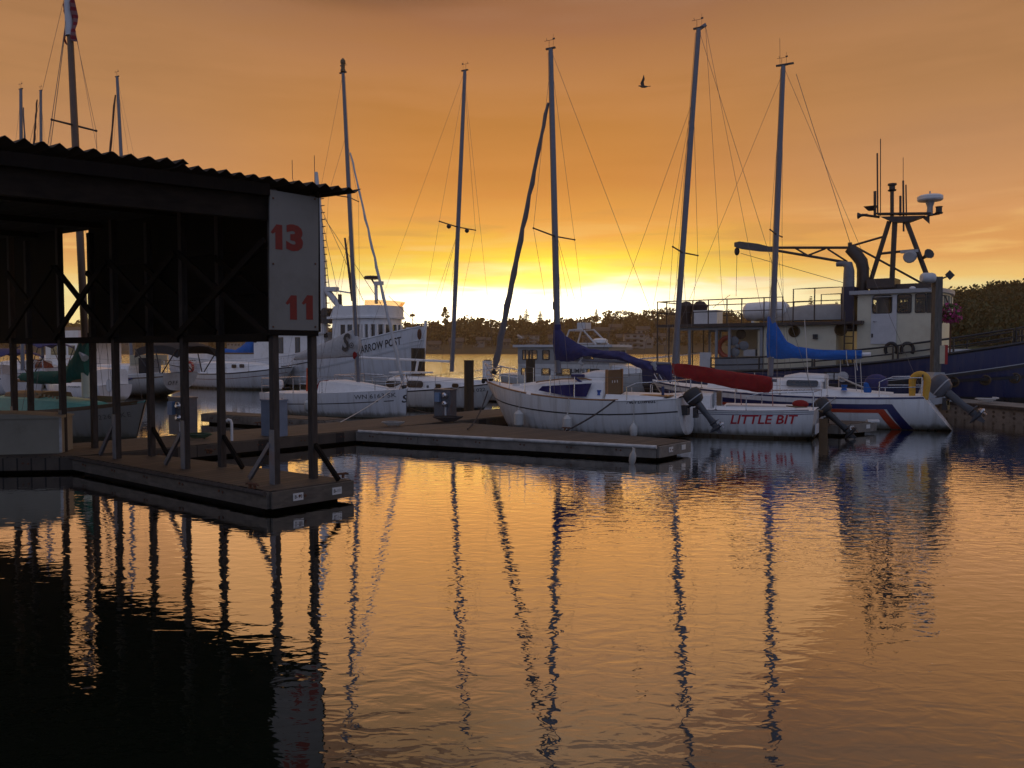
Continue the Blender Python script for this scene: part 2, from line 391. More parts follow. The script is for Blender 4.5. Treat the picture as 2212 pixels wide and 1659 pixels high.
f1a = wz(583, 1061, DZ); f1b = wz(758.6, 1036, DZ); f1c = wz(347, 983, DZ); f1d = wz(163, 985, DZ)
WOODF = mat('float_timber', (.105, .088, .07), .85, .4, 4, stretch=(1, 1, 3), bump=.006, dirt=(.05, .05, .035), dirt_amt=.7)
d1 = dock('finger_dock', 'worn finger dock under the boathouse posts, its end tagged B-13 and B-11', [f1a, f1b, f1c, f1d], skirt=WOODF)
edge_rail(d1, [f1a + Vector((-.05, -.075, 0)), f1d + Vector((-.05, -.085, 0))], f1a)
def plate(t, o, px, py, w, h, s, n, txt_h=.045):
    P = Vector((px, py, 0))
    return None
def dock_tag(t, o, a, b_, k, z, s):
    """white number plate on the dock end between a and b_"""
    d = (b_ - a).normalized(); n = Vector((d.y, -d.x, 0)); p = a.lerp(b_, k) - o + n * .066
    MB().beam(flat(p - d * .085, z), flat(p + d * .085, z), .01, .11).build('number_plate', PLATE, t)
    if s:
        vs, fs = text2d(s, .05, 0, .01)
        MB().add([flat(p + n * .009 + d * v.x, z - .022 + v.y) for v in vs], fs).build('plate_lettering', BLKP, t, smooth=0)
PLATE = mat('white_plate', (.6, .6, .58), .5, .08, 8)
dock_tag(d1, f1a, f1a, f1b, .30, .20, 'B-13'); dock_tag(d1, f1a, f1a, f1b, .78, .20, 'B-11')

w_n0 = f1d.copy(); w_n1 = flat(wz(768, 929, DZ), DZ)
WL = Vector((-.754, .657, 0))
wk = dock('dock_walkway', 'broad main walkway dock running back between the moored boats',
     [flat((-16, 14.6), 0), flat((w_n0.x - 1.4, w_n0.y - .12), 0), flat(w_n0, 0) + Vector((-.02, .02, 0)), flat(w_n1, 0), flat(w_n1 + EDIR * 12.5, 0), flat(w_n1 + EDIR * 12.5 + WL * 2.2, 0),
      flat(w_n0 + EDIR * .8 + WL * 2.3, 0), flat((-16, 17.4), 0)], zt=DZ - .004)
f2e0 = wz(1419, 963, DZ); f2e1 = wz(1487.6, 951, DZ)
f2n = wz(905, 937, DZ); f2f = wz(1000, 913, DZ)
d2 = dock('finger_dock', 'middle finger dock with a white fender hanging off its front edge',
     [f2e0, f2e1, f2f, flat(w_n1 + EDIR * 1.5, 0) + Vector((.06, -.04, 0)), flat(w_n1, 0) + Vector((.05, -.05, 0)), f2n], skirt=CONC)
o2 = f2e0
MB().tube([flat(p - o2, DZ - .02) for p in (f2e0 + Vector((-.02, -.08, 0)), f2n + Vector((0, -.08, 0)), w_n1 + Vector((.1, -.12, 0)))], .04, 8).build('rub_rail', WHITEV, d2)
dock_tag(d2, o2, f2e0, f2e1, .35, .21, None); dock_tag(d2, o2, f2e0, f2e1, .75, .21, None)
# finger on the far side of the walkway (white small sailboat lies along it)
g0 = wz(700, 908, DZ); g1 = wz(437, 893, DZ)
off = Vector((.5, .86, 0)) * .9
d3 = dock('finger_dock', 'low finger dock going left behind the boathouse, beside the sailboat marked WN 6163 SK', [g1, g0, g0 + off, g1 + off], skirt=CONC)
h0 = wz(1812, 917, DZ); h1 = wz(1890, 911, DZ)
d4 = dock('finger_dock', 'short dock end with two white tags showing between Little Bit and the striped boat', [h0, h1, h1 - VDIR * 8, h0 - VDIR * 8.0], skirt=CONC)
dock_tag(d4, h0, h0, h1, .3, .22, None); dock_tag(d4, h0, h0, h1, .75, .22, None)
MB().tube([flat(h1 - h0 + Vector((-.25, -.04, 0)), DZ), flat(h1 - h0 + Vector((.1, .0, 0)), DZ)], .07, 10).build('corner_fender', WHITEV, d4)
# right-hand concrete float, tug lies behind it
r0 = wz(1960, 859, .52); r1 = wz(2330, 890, .52); rd = (r1 - r0).normalized(); rn = Vector((-rd.y, rd.x, 0))
d5 = thing('concrete_float', 'grey concrete float with a row of round holes, below the blue hull', 'dock', flat(r0, 0), 0, 'floating docks of the marina')
MB().prism([flat(p - r0, -.1) for p in (r0, r1, r1 + rn * 1.6, r0 + rn * 1.6)], (0, 0, .62)).build('float_body', CONC, d5)
MB().beam(flat(r1 * 0 - rn * .03, .45), flat(r1 - r0 - rn * .03, .45), .05, .1).build('waler', WOODG, d5)
hb_ = MB()
for k in range(16):
    for zz in (.28, .13):
        hb_.lathe([(.05, 0), (.05, .012), (.03, .004)], flat(rd * (.4 + .42 * k) - rn * .0, zz), -rn, n=10)
hb_.build('hole_row', BLKP, d5)

# ------------------------------------------------------------------ boathouse
FD = Vector((-.806, .592, 0)); ED = Vector((-.813, -.583, 0))
def bh(name, mb, m, **k): return mb.build(name, m, BH, **k)
pf = [wz(595, 1045, DZ), wz(402, 1012, DZ), wz(254, 990, DZ), Vector((-9.1, 16.1, DZ)), Vector((-10.8, 17.25, DZ))]
pb = [wz(677, 1033, DZ), wz(480, 1008, DZ), wz(328, 985, DZ), wz(205, 967, DZ), Vector((-10.9, 18.0, DZ))]
BH = thing('boathouse', 'dark timber boathouse with corrugated roof and red 13 and 11 on its end panel', 'boathouse', (0, 0, 0))
rotF = Matrix.Rotation(math.atan2(FD.y, FD.x), 3, 'Z')
for i, p in enumerate(pf):
    bh('post', MB().box((p.x, p.y, DZ + 2.25), (.105, .105, 4.5), rotF), WOODG)
    q = p - ED * 0 + Vector((.592, -.806, 0)) * -.0
    nrm = Vector((-.592, -.806, 0))
    sl = bh('post_sleeve', MB().box(Vector((p.x, p.y, DZ + .42)) + nrm * .06, (.115, .012, .84), rotF), GALV)
    s2 = p + nrm * .07
    if i < 3:
        bh('knee_brace', MB().beam(Vector((p.x, p.y, DZ + .62)) + FD * .05 + nrm * .05, Vector((p.x, p.y, DZ + .03)) + FD * .62 + nrm * .02, .05, .07), GALV)
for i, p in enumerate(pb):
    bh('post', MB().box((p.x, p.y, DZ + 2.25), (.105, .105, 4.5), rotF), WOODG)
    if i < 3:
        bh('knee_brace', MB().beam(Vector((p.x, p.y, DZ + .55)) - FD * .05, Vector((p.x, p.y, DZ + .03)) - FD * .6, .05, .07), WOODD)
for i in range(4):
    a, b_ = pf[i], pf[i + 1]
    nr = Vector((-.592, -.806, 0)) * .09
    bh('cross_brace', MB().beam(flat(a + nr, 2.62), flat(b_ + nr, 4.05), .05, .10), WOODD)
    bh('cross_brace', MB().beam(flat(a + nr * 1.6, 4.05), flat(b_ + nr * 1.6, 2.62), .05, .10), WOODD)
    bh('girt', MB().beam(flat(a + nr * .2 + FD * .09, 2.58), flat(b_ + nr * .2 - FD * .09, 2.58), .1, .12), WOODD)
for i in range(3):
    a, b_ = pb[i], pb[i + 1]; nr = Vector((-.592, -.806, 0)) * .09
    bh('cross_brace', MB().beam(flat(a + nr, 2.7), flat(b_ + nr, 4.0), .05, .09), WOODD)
# hanging wall boards along the back row, one bay open
bn = Vector((.806 * 0 + .592, .806, 0)) ; bn.normalize()
P0 = pb[0] + bn * .08
def bl(px, py): return onplane(px, py, flat(P0, 0), Vector((.592, .806, 0)).normalized())
def wall(x0, x1, ytop, y0, y1):
    A, B = bl(x0, y0), bl(x1, y1)
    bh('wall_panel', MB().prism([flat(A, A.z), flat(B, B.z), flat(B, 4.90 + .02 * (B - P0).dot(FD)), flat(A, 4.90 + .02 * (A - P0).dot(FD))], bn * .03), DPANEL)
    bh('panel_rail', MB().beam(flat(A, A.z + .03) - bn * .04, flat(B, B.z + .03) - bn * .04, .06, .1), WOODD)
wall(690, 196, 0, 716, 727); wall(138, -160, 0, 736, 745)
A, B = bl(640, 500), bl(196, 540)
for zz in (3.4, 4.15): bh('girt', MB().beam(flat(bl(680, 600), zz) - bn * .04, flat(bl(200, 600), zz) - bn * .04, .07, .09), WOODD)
# end panel with the slip numbers
PA = pf[0] + Vector((.02, -.13, 0)) ; PB = pb[0] + Vector((.10, -.05, 0))
pd = (PB - PA); pd.z = 0; pd.normalize(); pn = Vector((pd.y, -pd.x, 0))
def ep(px, py): return onplane(px, py, flat(PA, 0), pn)
c0, c1, c2, c3 = ep(583, 714), ep(688, 714), ep(688, 424), ep(583, 420)
bh('number_panel', MB().prism([flat(c0, c1.z), c1, flat(c2, 4.80), flat(c3, 4.80)], -pn * .025), PANEL)
bh('panel_rail', MB().beam(flat(c0, c1.z - .045) - pn * .03, flat(c1, c1.z - .045) - pn * .03, .06, .085), WOODD)
for px_, py_ in ((590, 428), (680, 430), (590, 570), (681, 570), (590, 706), (681, 706)):
    q = ep(px_, py_); bh('panel_bolt', MB().lathe([(.016, 0), (.016, .008), (.006, .014)], q + pn * .001, pn, n=8), RUST)
ONE = [(0.0, .66), (.30, 1.0), (.62, 1.0), (.62, 0), (.24, 0), (.24, .68), (.10, .60)]
def numeral(px, ytop, w, ybot, shape):
    a, b_ = ep(px, ybot), ep(px, ytop); h = b_.z - a.z
    if shape == '1':
        pts = [(x * 1.0 * h * w, y * h) for x, y in ONE]; fs = [tuple(range(len(pts)))]
        vs = pts
    else:
        v_, fs = text2d(shape, h * .93, 0, .055, 'LEFT'); x0 = min(v.x for v in v_); x1 = max(v.x for v in v_)
        vs = [((v.x - x0) * h * w / (x1 - x0) , v.y + .03 * h) for v in v_]
    bh('slip_number', MB().add([flat(a, a.z) + pd * x + Vector((0, 0, y)) + pn * .004 for x, y in vs], fs), DIMRED, smooth=0)
numeral(585, 483, .86, 537, '1'); numeral(618, 484, .80, 538, '3')
numeral(617, 637, .86, 690, '1'); numeral(652, 637, .86, 690, '1')
# header beam over the open slip, eave board
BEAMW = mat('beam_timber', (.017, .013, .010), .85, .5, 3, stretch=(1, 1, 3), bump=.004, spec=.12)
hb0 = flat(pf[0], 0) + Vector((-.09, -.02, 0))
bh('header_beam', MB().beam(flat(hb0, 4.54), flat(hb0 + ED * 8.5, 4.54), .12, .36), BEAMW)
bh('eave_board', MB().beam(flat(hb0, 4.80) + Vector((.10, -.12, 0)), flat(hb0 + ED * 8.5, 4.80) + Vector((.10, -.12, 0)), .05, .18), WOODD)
# corrugated roof: two sheets, the left one lapping over
T = wz(755, 410, 4.92)
def sheet(s0, s1, lift, z0, curl=0.0, first=0.0):
    b = MB(); per = .21; nx = int((s1 - s0) / (per / 6)); rows_t = []; rows_b = []
    for j, q in enumerate((0.0, 17.0)):
        for layer in (0, 1):
            row = []
            for i in range(nx + 1):
                s = s0 + (s1 - s0) * i / nx
                ph = ((s + .03 * math.sin(s * 3.1)) / per) % 1.0
                wv = -.042 * (1 - abs(ph * 2 - 1) * 2)
                if s - s0 < first: wv = .042
                z = z0 + lift * s + wv + .012 * noise.noise(Vector((s * 1.7, 3.1, q))) + curl * max(0, 1 - (s - s0) / .5)
                p = T + ED * s + FD * q
                row.append(Vector((p.x, p.y, z + q * .02 - layer * .007)))
            (rows_t if layer == 0 else rows_b).append(row)
    v = rows_t[0] + rows_t[1] + rows_b[0] + rows_b[1]; n = nx + 1; f = []
    for i in range(nx):
        f += [(i, i + 1, n + i + 1, n + i), (2 * n + i, 3 * n + i, 3 * n + i + 1, 2 * n + i + 1), (i, 2 * n + i, 2 * n + i + 1, i + 1), (n + i, n + i + 1, 3 * n + i + 1, 3 * n + i)]
    f += [(0, n, 3 * n, 2 * n), (nx, 2 * n + nx, 3 * n + nx, n + nx)]
    b.add(v, f); return b
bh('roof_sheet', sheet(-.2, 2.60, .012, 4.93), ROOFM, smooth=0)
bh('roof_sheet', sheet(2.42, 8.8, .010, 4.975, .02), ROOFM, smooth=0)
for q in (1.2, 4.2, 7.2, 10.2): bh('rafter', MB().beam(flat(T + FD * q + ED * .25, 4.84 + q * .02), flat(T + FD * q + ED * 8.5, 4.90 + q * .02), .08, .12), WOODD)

# ------------------------------------------------------------------ small things on the docks
# dock box
bx = thing('dock_box', 'large pale dock storage box at the left edge, standing on the walkway', 'storage box')
fl, fr = wz(-60, 984, DZ), wz(132, 979, DZ); dx = (fr - fl).normalized(); dy = Vector((-dx.y, dx.x, 0))
BOXM = mat('dock_box_fibreglass', (.30, .275, .215), .7, .08, 3, dirt=(.15, .13, .09), dirt_amt=.5, spec=.2)
hz_ = .70
MB().prism([flat(fl, DZ), flat(fr, DZ), flat(fr + dy * .75, DZ), flat(fl + dy * .75, DZ)], (0, 0, hz_)).build('body', BOXM, bx)
lid = []
for k in range(9):
    u = k / 8; p = fl - dx * .03 + (fr - fl + dx * .06) * u; z = DZ + hz_ + .03 + .075 * math.sin(math.pi * min(1, .3 + u * .7)) * 1
    lid.append([flat(p - dy * .04, DZ + hz_ + .001), flat(p - dy * .04, z), flat(p + dy * .4, z + .04), flat(p + dy * .79, z), flat(p + dy * .79, DZ + hz_ + .001)])
MB().loft(lid).build('lid', BOXM, bx)
MB().beam(flat(fr, DZ + .02) - dy * .006, flat(fr, DZ + hz_) - dy * .006, .012, .05, up=dx).build('corner_strip', WHITEV, bx)

def pedestal(name, label, px, py, h, w, Ypush=0, meters=0, col=None, rz=R(-30), group='dock power pedestals'):
    p = wz(px, py, DZ); t = thing(name, label, 'power pedestal', (p.x, p.y, DZ), rz, group)
    MB().box((0, 0, h / 2), (w, w * .55, h)).build('cabinet', col or GALV, t)
    MB().box((0, 0, h + .02), (w * 1.06, w * .62, .036)).build('cap', col or GALV, t)
    if meters:
        for k in range(2):
            m_ = MB().lathe([(.095, 0), (.095, .05), (.085, .1), (.04, .135)], (w * .22, -w * .275, h * (.82 - .33 * k)), (0, -1, 0), 14)
            m_.build('meter', STEEL, t)
        MB().box((-w * .22, -w * .275 - .05, h * .74), (.17, .1, h * .36)).build('breaker_box', BLUEBOX, t)
        MB().tube([(w * .22, -w * .3, .02), (w * .22, -w * .3, h * .36)], .03, 8).build('conduit', PALEG, t)
    return t
BLUEBOX = mat('pale_blue_box', (.18, .27, .42), .5, .12, 5)
BLUEGREY = mat('blue_grey_panel', (.17, .22, .30), .55, .15, 4)
pedestal('power_pedestal', 'grey power pedestal with two round meters, seen between the boathouse posts', 396, 938, .88, .62, meters=2)
pedestal('power_pedestal', 'plain blue-grey cabinet seen behind the end post of the boathouse', 593, 941, .84, .56, col=BLUEGREY)
pedestal('power_pedestal', 'power pedestal with two meters left of the thick wooden pile', 962, 898, .80, .62, meters=2)
pedestal('power_pedestal', 'small white pedestal with a dark window, right of the square pile', 1053, 850, 1.5, .40, col=WHITE)
q_ = wz(1053, 850, DZ)
dock('finger_dock', 'dock behind the white cabin sailboat, carrying the small white pedestal', [q_ + VDIR * 5 + Vector((-.3, -.5, 0)), q_ + VDIR * 5 + Vector((.3, .5, 0)), q_ - VDIR * 5 + Vector((.3, .5, 0)), q_ - VDIR * 5 + Vector((-.3, -.5, 0))], skirt=CONC)

def pile(px, ybase, ytop, w, label, name='wooden_pile'):
    p = wz(px, ybase, 0); z = onplane(px, ytop, p, Vector((0, 1, 0))).z
    b = MB(); r = w / 2; n = 10
    b.loft([[Vector((math.cos(q) * r * (1 + .06 * math.sin(3 * q)), math.sin(q) * r, zz)) for q in [2 * math.pi * (k + .5) / n for k in range(n)]] for zz in (-.6, z * .5, z)])
    o = b.build(name, PILEM, None, label=label, cat='pile', group='mooring piles'); o.location = (p.x, p.y, 0); return o
PILEM = mat('creosoted_pile', (.055, .038, .022), .85, .45, 5, stretch=(3, 3, .5), bump=.01)
pile(1013, 895, 778, .36, 'thick dark wooden pile beside the white cabin sailboat, left of the fat furled jib')
pile(1146, 868, 775, .42, 'dark wooden pile standing in front of the grey pilothouse')
pile(1053, 845, 777, .42, 'wooden pile top showing behind the small white pedestal')
pile(903, 850, 752, .75, 'dark wooden piling under the bow of the big white workboat')

# white standpipe
p = wz(501, 952, DZ); sp_ = MB(); sp_.tube([(0, 0, 0), (0, 0, .40), (-.02, 0, .46), (-.08, 0, .48), (-.12, 0, .45)], .032, 8)
o = sp_.build('water_standpipe', WHITE, None, label='short white standpipe with bent top on the walkway between boathouse posts', cat='standpipe'); o.location = p
# cleats
def cleat(px, py, label, z=DZ, rz=.4):
    p = wz(px, py, z); b = MB()
    for k in (-.05, .05): b.box((k, 0, .03), (.03, .04, .06))
    b.tube([(-.15, 0, .055), (-.1, 0, .07), (.1, 0, .07), (.15, 0, .055)], [.01, .018, .018, .01], 8)
    o = b.build('dock_cleat', RUST, None, label=label, cat='cleat', group='dock cleats'); o.location = p; o.rotation_euler = (0, 0, rz)
cleat(735, 1033, 'iron cleat at the right corner of the boathouse dock end', rz=.7)
cleat(452, 980, 'iron cleat near the middle posts of the boathouse dock', rz=-.6)
cleat(545, 1055, 'iron cleat beside the rusty base of the end post', rz=-.6)
cleat(1224, 930, 'iron cleat holding the dark mooring line of the dark-blue-covered sailboat', rz=-.5)
cleat(560, 918, 'iron cleat on the walkway right of the white standpipe', rz=.7)
# white fender on the middle finger dock
def fender(world_top, label, L=.55, r=.11, lean=(0, 0), m=None, ropelen=.5):
    t = thing('fender', label, 'fender', world_top - Vector((0, 0, L)), 0, 'white fenders')
    b = MB().lathe([(.02, 0), (r * .6, .03), (r, .1), (r * 1.03, L * .5), (r, L - .1), (r * .5, L - .03), (.03, L), (.03, L + .04)], (0, 0, 0), (lean[0], lean[1], 1), 14)
    b.build('body', m or WHITE, t)
    MB().tube([Vector((lean[0], lean[1], 1)).normalized() * L, Vector((lean[0] * L * .6, lean[1] * L + .05, L + ropelen))], .012, 6).build('line', ROPE, t)
    return t
p = wz(1362, 967, DZ) + Vector((0, -.14, -.03))
fender(p, 'grubby white fender hanging off the front edge of the middle finger dock', .34, .07, (.14, 0), mat('grubby_hanging_fender', (.38, .37, .34), .6, .15, 6), ropelen=.05)
# ------------------------------------------------------------------ boats
class Boat:
    def __init__(s, name, label, cat, stern, bow, group=None, L=None):
        s.S = flat(stern, 0); d = flat(bow, 0) - s.S; s.L = L or d.length; d.normalize()
        s.h = d; s.left = Vector((-d.y, d.x, 0)); s.rz = math.atan2(d.y, d.x)
        s.root = thing(name, label, cat, s.S, s.rz, group); s.side = 1 if s.left.y < 0 else -1       # side facing the camera
        s.Mi = Matrix.Rotation(-s.rz, 3, 'Z')
    def loc(s, w): return s.Mi @ (Vector(w) - s.S)
    def c(s, px, py, off=0.0):
        """photo point -> boat coordinates, on the upright plane off metres to the side (positive = towards us)"""
        o = off * s.side
        return s.loc(onplane(px, py, s.S + s.left * o, s.left))
    def cx(s, px, py, x):
        """photo point -> boat coordinates on the cross plane at x"""
        return s.loc(onplane(px, py, s.S + s.h * x, s.h))
    def add(s, name, mb, m, parent=None, **k): return mb.build(name, m, parent or s.root, **k)
    # ---- hull
    def hull(s, B, sheer, m, dm=.42, ds=.02, db=.05, hs=.7, tm=.45, bowrake=.5, sternrake=0., m0=.5, m1=1.15, p=2.2, q=.85, bowhb=.02, pmat=None, deck=True, camber=.05, name='hull', bulwark=0.):
        s.B = B
        z0, z1, z2 = sheer; t1 = .42
        a_ = ((z2 - z0) - (z1 - z0) / t1) / (1 - t1); b_ = (z1 - z0) / t1 - a_ * t1
        s.sheer = lambda t: z0 + b_ * t + a_ * t * t
        s.dep = lambda t: dm * max(0, 1 - (2 * t - 1) ** 2) + ds * (1 - t) + db * t
        def hb(t):
            if t < tm: f = hs + (1 - hs) * math.sin(math.pi / 2 * t / tm)
            else: f = max(0, 1 - ((t - tm) / (1 - tm)) ** p) ** q
            return max(B / 2 * f, bowhb)
        s.hb = hb; s.br, s.sr, s.m0, s.m1 = bowrake, sternrake, m0, m1
        T = [i / 40 for i in range(41)]; T = [t if t < .9 else t for t in T] + []
        V = [i / 14 for i in range(15)]
        b = MB(); rings = []
        for t in T:
            rings.append([s.P(t, v, 1) for v in V] + [s.P(t, v, -1) for v in reversed(V[:-1])])
        b.loft(rings, cap=False, closed=False)
        n = len(rings[0]); r0 = rings[0]
        b.add(r0, [(k, n - 1 - k, n - 2 - k, k + 1) for k in range(n // 2)])
        s.hullo = s.add(name, b, m, smooth=50)
        if deck:
            dk = MB(); rr = []
            for t in T:
                w = s.hb(t) * .985; z = s.sheer(t) - bulwark; x = s.L * t
                rr.append([Vector((x, w * k, z + camber * (1 - k * k) - .012)) for k in (-1, -.6, 0, .6, 1)])
            dk.loft(rr, cap=False, closed=False); s.add('deck', dk, DECKW)
        return s
    def P(s, t, v, side, eps=0.):
        sh, d = s.sheer(t), s.dep(t); m = s.m0 + (s.m1 - s.m0) * t ** 3
        y = s.hb(t) * max(0, math.cos(v * math.pi / 2)) ** m; sn = math.sin(v * math.pi / 2)
        x = s.L * t - s.br * sn * t ** 8 + s.sr * sn * (1 - t) ** 8
        return Vector((x, (y + eps) * side, sh - (sh + d) * sn))
    def Pz(s, t, z, side, eps=.006):
        sh, d = s.sheer(t), s.dep(t); v = math.asin(max(0, min(1, (sh - z) / (sh + d)))) * 2 / math.pi
        return s.P(t, v, side, eps)
    def Px(s, x, z, side, eps=.006):
        t = x / s.L
        for _ in range(4):
            q = s.Pz(max(0, min(1, t)), z, side, eps); t += (x - q.x) / s.L
        return s.Pz(max(0, min(1, t)), z, side, eps)
    def strip(s, name, t0, t1, lo, hi, m, n=36, rows=3, eps=.006, both=True):
        b = MB()
        for side in ((1, -1) if both else (s.side,)):
            g = []
            for i in range(n + 1):
                t = t0 + (t1 - t0) * i / n; zl, zh = lo(t), hi(t)
                g.append([s.Pz(t, zl + (zh - zl) * k / rows, side, eps) for k in range(rows + 1)])
            b.loft(g, cap=False, closed=False)
        return s.add(name, b, m)
    def rail(s, name, t0, t1, dz, r, m, n=30, inset=.0, squash=None, parent=None):
        b = MB()
        for side in (1, -1):
            b.tube([Vector((s.L * t, (s.hb(t) - inset) * side, s.sheer(t) + dz)) for t in [t0 + (t1 - t0) * i / n for i in range(n + 1)]], r, 6)
        return s.add(name, b, m, parent)
    def letters(s, txt, px, py, capz, m=None, shear=0., offset=0., spacing=1., name='lettering', width=None):
        """lettering on the side facing us, centred on a photo point"""
        c = s.c(px, py, s.hb(.5)); c = s.c(px, py, abs(s.Px(c.x, c.z, s.side).y))
        vs, fs = text2d(txt, capz, shear, offset, spacing=spacing)
        if width:
            w = max(v.x for v in vs) - min(v.x for v in vs); vs = [Vector((v.x * width / w, v.y, 0)) for v in vs]
        b = MB().add([s.Px(c.x - s.side * v.x, c.z + v.y - capz / 2 - (s.slope(c.x) * s.side * v.x), s.side, .008) for v in vs], fs)
        return s.add(name, b, m or BLKP, smooth=0)
    def slope(s, x):
        t = x / s.L; return (s.sheer(t + .02) - s.sheer(t - .02)) / (.04 * s.L)
    # ---- deckhouse: stations (x, half width low, half width high, z low, z high)
    def cabin(s, name, st, m, r=.08, camber=.06, parent=None):
        rings = []
        for x, wb, wt, zb, zt in st:
            rings.append([Vector((x, y, z)) for y, z in [(-wb, zb), (-wt, zt - r), (-wt + r * .3, zt - r * .3), (-wt + r, zt), (-wt * .4, zt + camber * .8), (wt * .4, zt + camber * .8), (wt - r, zt), (wt - r * .3, zt - r * .3), (wt, zt - r), (wb, zb)]])
        b = MB().loft(rings); return s.add(name, b, m, parent)
    def port(s, px, py, w, h, off, m=None, frame=None, rr=.4, name='window', parent=None, lean=0.):
        """rounded window on the side facing us at a photo point, on the plane off metres out"""
        c = s.c(px, py, off); sd = s.side
        def shape(w, h, d):
            pts = []
            rad = min(w, h) / 2 * rr * 2
            for cx_, cz, a0 in ((1, 1, 0), (-1, 1, 90), (-1, -1, 180), (1, -1, 270)):
                for k in range(5):
                    a = R(a0 + k * 22.5); zz = cz * (h / 2 - rad) + math.sin(a) * rad
                    pts.append(Vector((c.x + cx_ * (w / 2 - rad) + math.cos(a) * rad, c.y + sd * (d - lean * zz), c.z + zz)))
            return pts
        if frame:
            fo = s.add(name, MB().prism(shape(w * 1.0 + .05, h + .05, .0), (0, sd * .018, 0)), frame, parent)
            s.add('pane', MB().prism(shape(w, h, .019), (0, sd * .006, 0)), m or GLASS, fo)
            return fo
        return s.add(name, MB().prism(shape(w, h, .0), (0, sd * .014, 0)), m or GLASS, parent)
    # ---- rig
    def mast(s, top, base, r=.055, m=None, tip=None, masthead=True):
        a, b_ = s.c(*base), s.c(*top); s.mt, s.mb = b_, a
        n = 12; pts = [a.lerp(b_, i / n) for i in range(n + 1)]
        b = MB(); rings = []
        for i, p in enumerate(pts):
            k = r * (1 - .25 * max(0, i / n - .6) / .4)
            rings.append([p + Vector((math.cos(q) * k * 1.25, math.sin(q) * k * .85, 0)) for q in [2 * math.pi * j / 12 for j in range(12)]])
        b.loft(rings); s.mo = s.add('mast', b, m or ALU)
        if masthead:
            hd = MB().box(b_ + Vector((0, 0, .02)), (.30, .06, .045)); hd.tube([b_ + Vector((.05, 0, .02)), b_ + Vector((.05, 0, .26))], .006, 5)
            hd.tube([b_ + Vector((-.1, .0, .26)), b_ + Vector((.2, 0, .26))], .006, 5); hd.box(b_ + Vector((-.10, 0, .28)), (.07, .008, .05)); hd.tube([b_ + Vector((.12, .0, .26)), b_ + Vector((.14, 0, .33))], .007, 5)
            hd.tube([b_ + Vector((-.1, .03, .02)), b_ + Vector((-.1, .03, .4))], .004, 4)
            s.add('masthead', hd, BROWNP, s.mo)
        return s
    def spreaders(s, f, half=.75, droop=.0, r=.016, sweep=0.):
        p = s.mb.lerp(s.mt, f); b = MB(); s.sp = []
        for sd in (1, -1):
            e = p + Vector((-sweep, half * sd, droop)); b.tube([p, e], [r * 1.2, r], 6); b.ball(e, r * 1.5, 6, 4); s.sp.append(e)
        s.add('spreader', b, BROWNP, s.mo); return s
    def wires(s, lines, r=.0055, name='rigging', m=None):
        b = MB()
        for l in lines: b.tube(l, r, 4)
        s.add(name, b, m or WIRE)
    def rig(s, fore=1.0, hound=1.0, aft=True, lower=.5, chain=None):
        """standing rigging: shrouds over the spreaders, forestay, backstay"""
        ct = chain if chain is not None else s.mb.x / s.L
        L_ = []
        h = s.mb.lerp(s.mt, hound); lo = s.mb.lerp(s.mt, lower)
        for k, sd in enumerate((1, -1)):
            cp = Vector((s.L * ct, s.hb(ct) * sd * .93, s.sheer(ct)))
            if getattr(s, 'sp', None): L_.append([h, s.sp[k], cp])
            else: L_.append([h, cp])
            L_.append([lo, cp + Vector((-.25, 0, 0))]); L_.append([lo, cp + Vector((.25, 0, 0))])
        if fore: L_.append([s.mb.lerp(s.mt, fore), Vector((s.L * .985, 0, s.sheer(.985)))])
        if aft: L_.append([s.mt, Vector((.05, 0, s.sheer(0) + .05))])
        for dx, a in ((-.10, .0), (.11, .02)):
            L_.append([s.mt.lerp(s.mb, .01) + Vector((dx * .7, a, 0)), s.mb + Vector((dx, a, .4))])
        s.wires(L_)
    def cover(s, name, prof, w, m, wr=.035, parent=None, seed=1, sub=9, sq=1.0):
        """cloth bundle along a boom: prof = [(px, ytop, ybottom), ...] traced on the centre plane"""
        pr = [(s.c(x, a), s.c(x, b_)) for x, a, b_ in prof]; rings = []
        for i in range(len(pr) - 1):
            for k in range(sub + (1 if i == len(pr) - 2 else 0)):
                u = k / sub; u2 = u
                top = pr[i][0].lerp(pr[i + 1][0], u2); bot = pr[i][1].lerp(pr[i + 1][1], u2)
                c = (top + bot) / 2; hgt = max(.03, (top.z - bot.z) / 2); ring = []
                for j in range(16):
                    q = 2 * math.pi * j / 16; dz = math.copysign(abs(math.sin(q)) ** sq, math.sin(q)); dy = math.copysign(abs(math.cos(q)) ** sq, math.cos(q))
                    sh_ = .55 if dz > 0 else 1.0
                    wv = (noise.noise(Vector((c.x * 2.2 + seed * 9, dz * 2.3 + c.x * 1.1, dy * 1.5))) * wr * 1.3 + noise.noise(Vector((c.x * 7 + seed, dz * 4, dy * 3))) * wr * .6 + noise.ridged_multi_fractal(Vector((c.x * 3.1 + dz * 1.4 + seed, dz * .8, seed)), 1.0, 2.0, 3, 1.0, 2.0) * wr * .16)
                    wy = w * (1 - .45 * max(0, dz)) * min(1, hgt * 5)
                    ring.append(Vector((c.x + noise.noise(Vector((q * 2, c.x * 3, seed))) * wr * .4, dy * (wy + wv), c.z + dz * (hgt + wv * .35))))
                rings.append(ring)
        return s.add(name, MB().loft(rings), m, parent, smooth=70)
    def boom(s, a, b_, r=.045, m=None):
        return s.add('boom', MB().tube([s.c(*a), s.c(*b_)], r, 10), m or ALU)
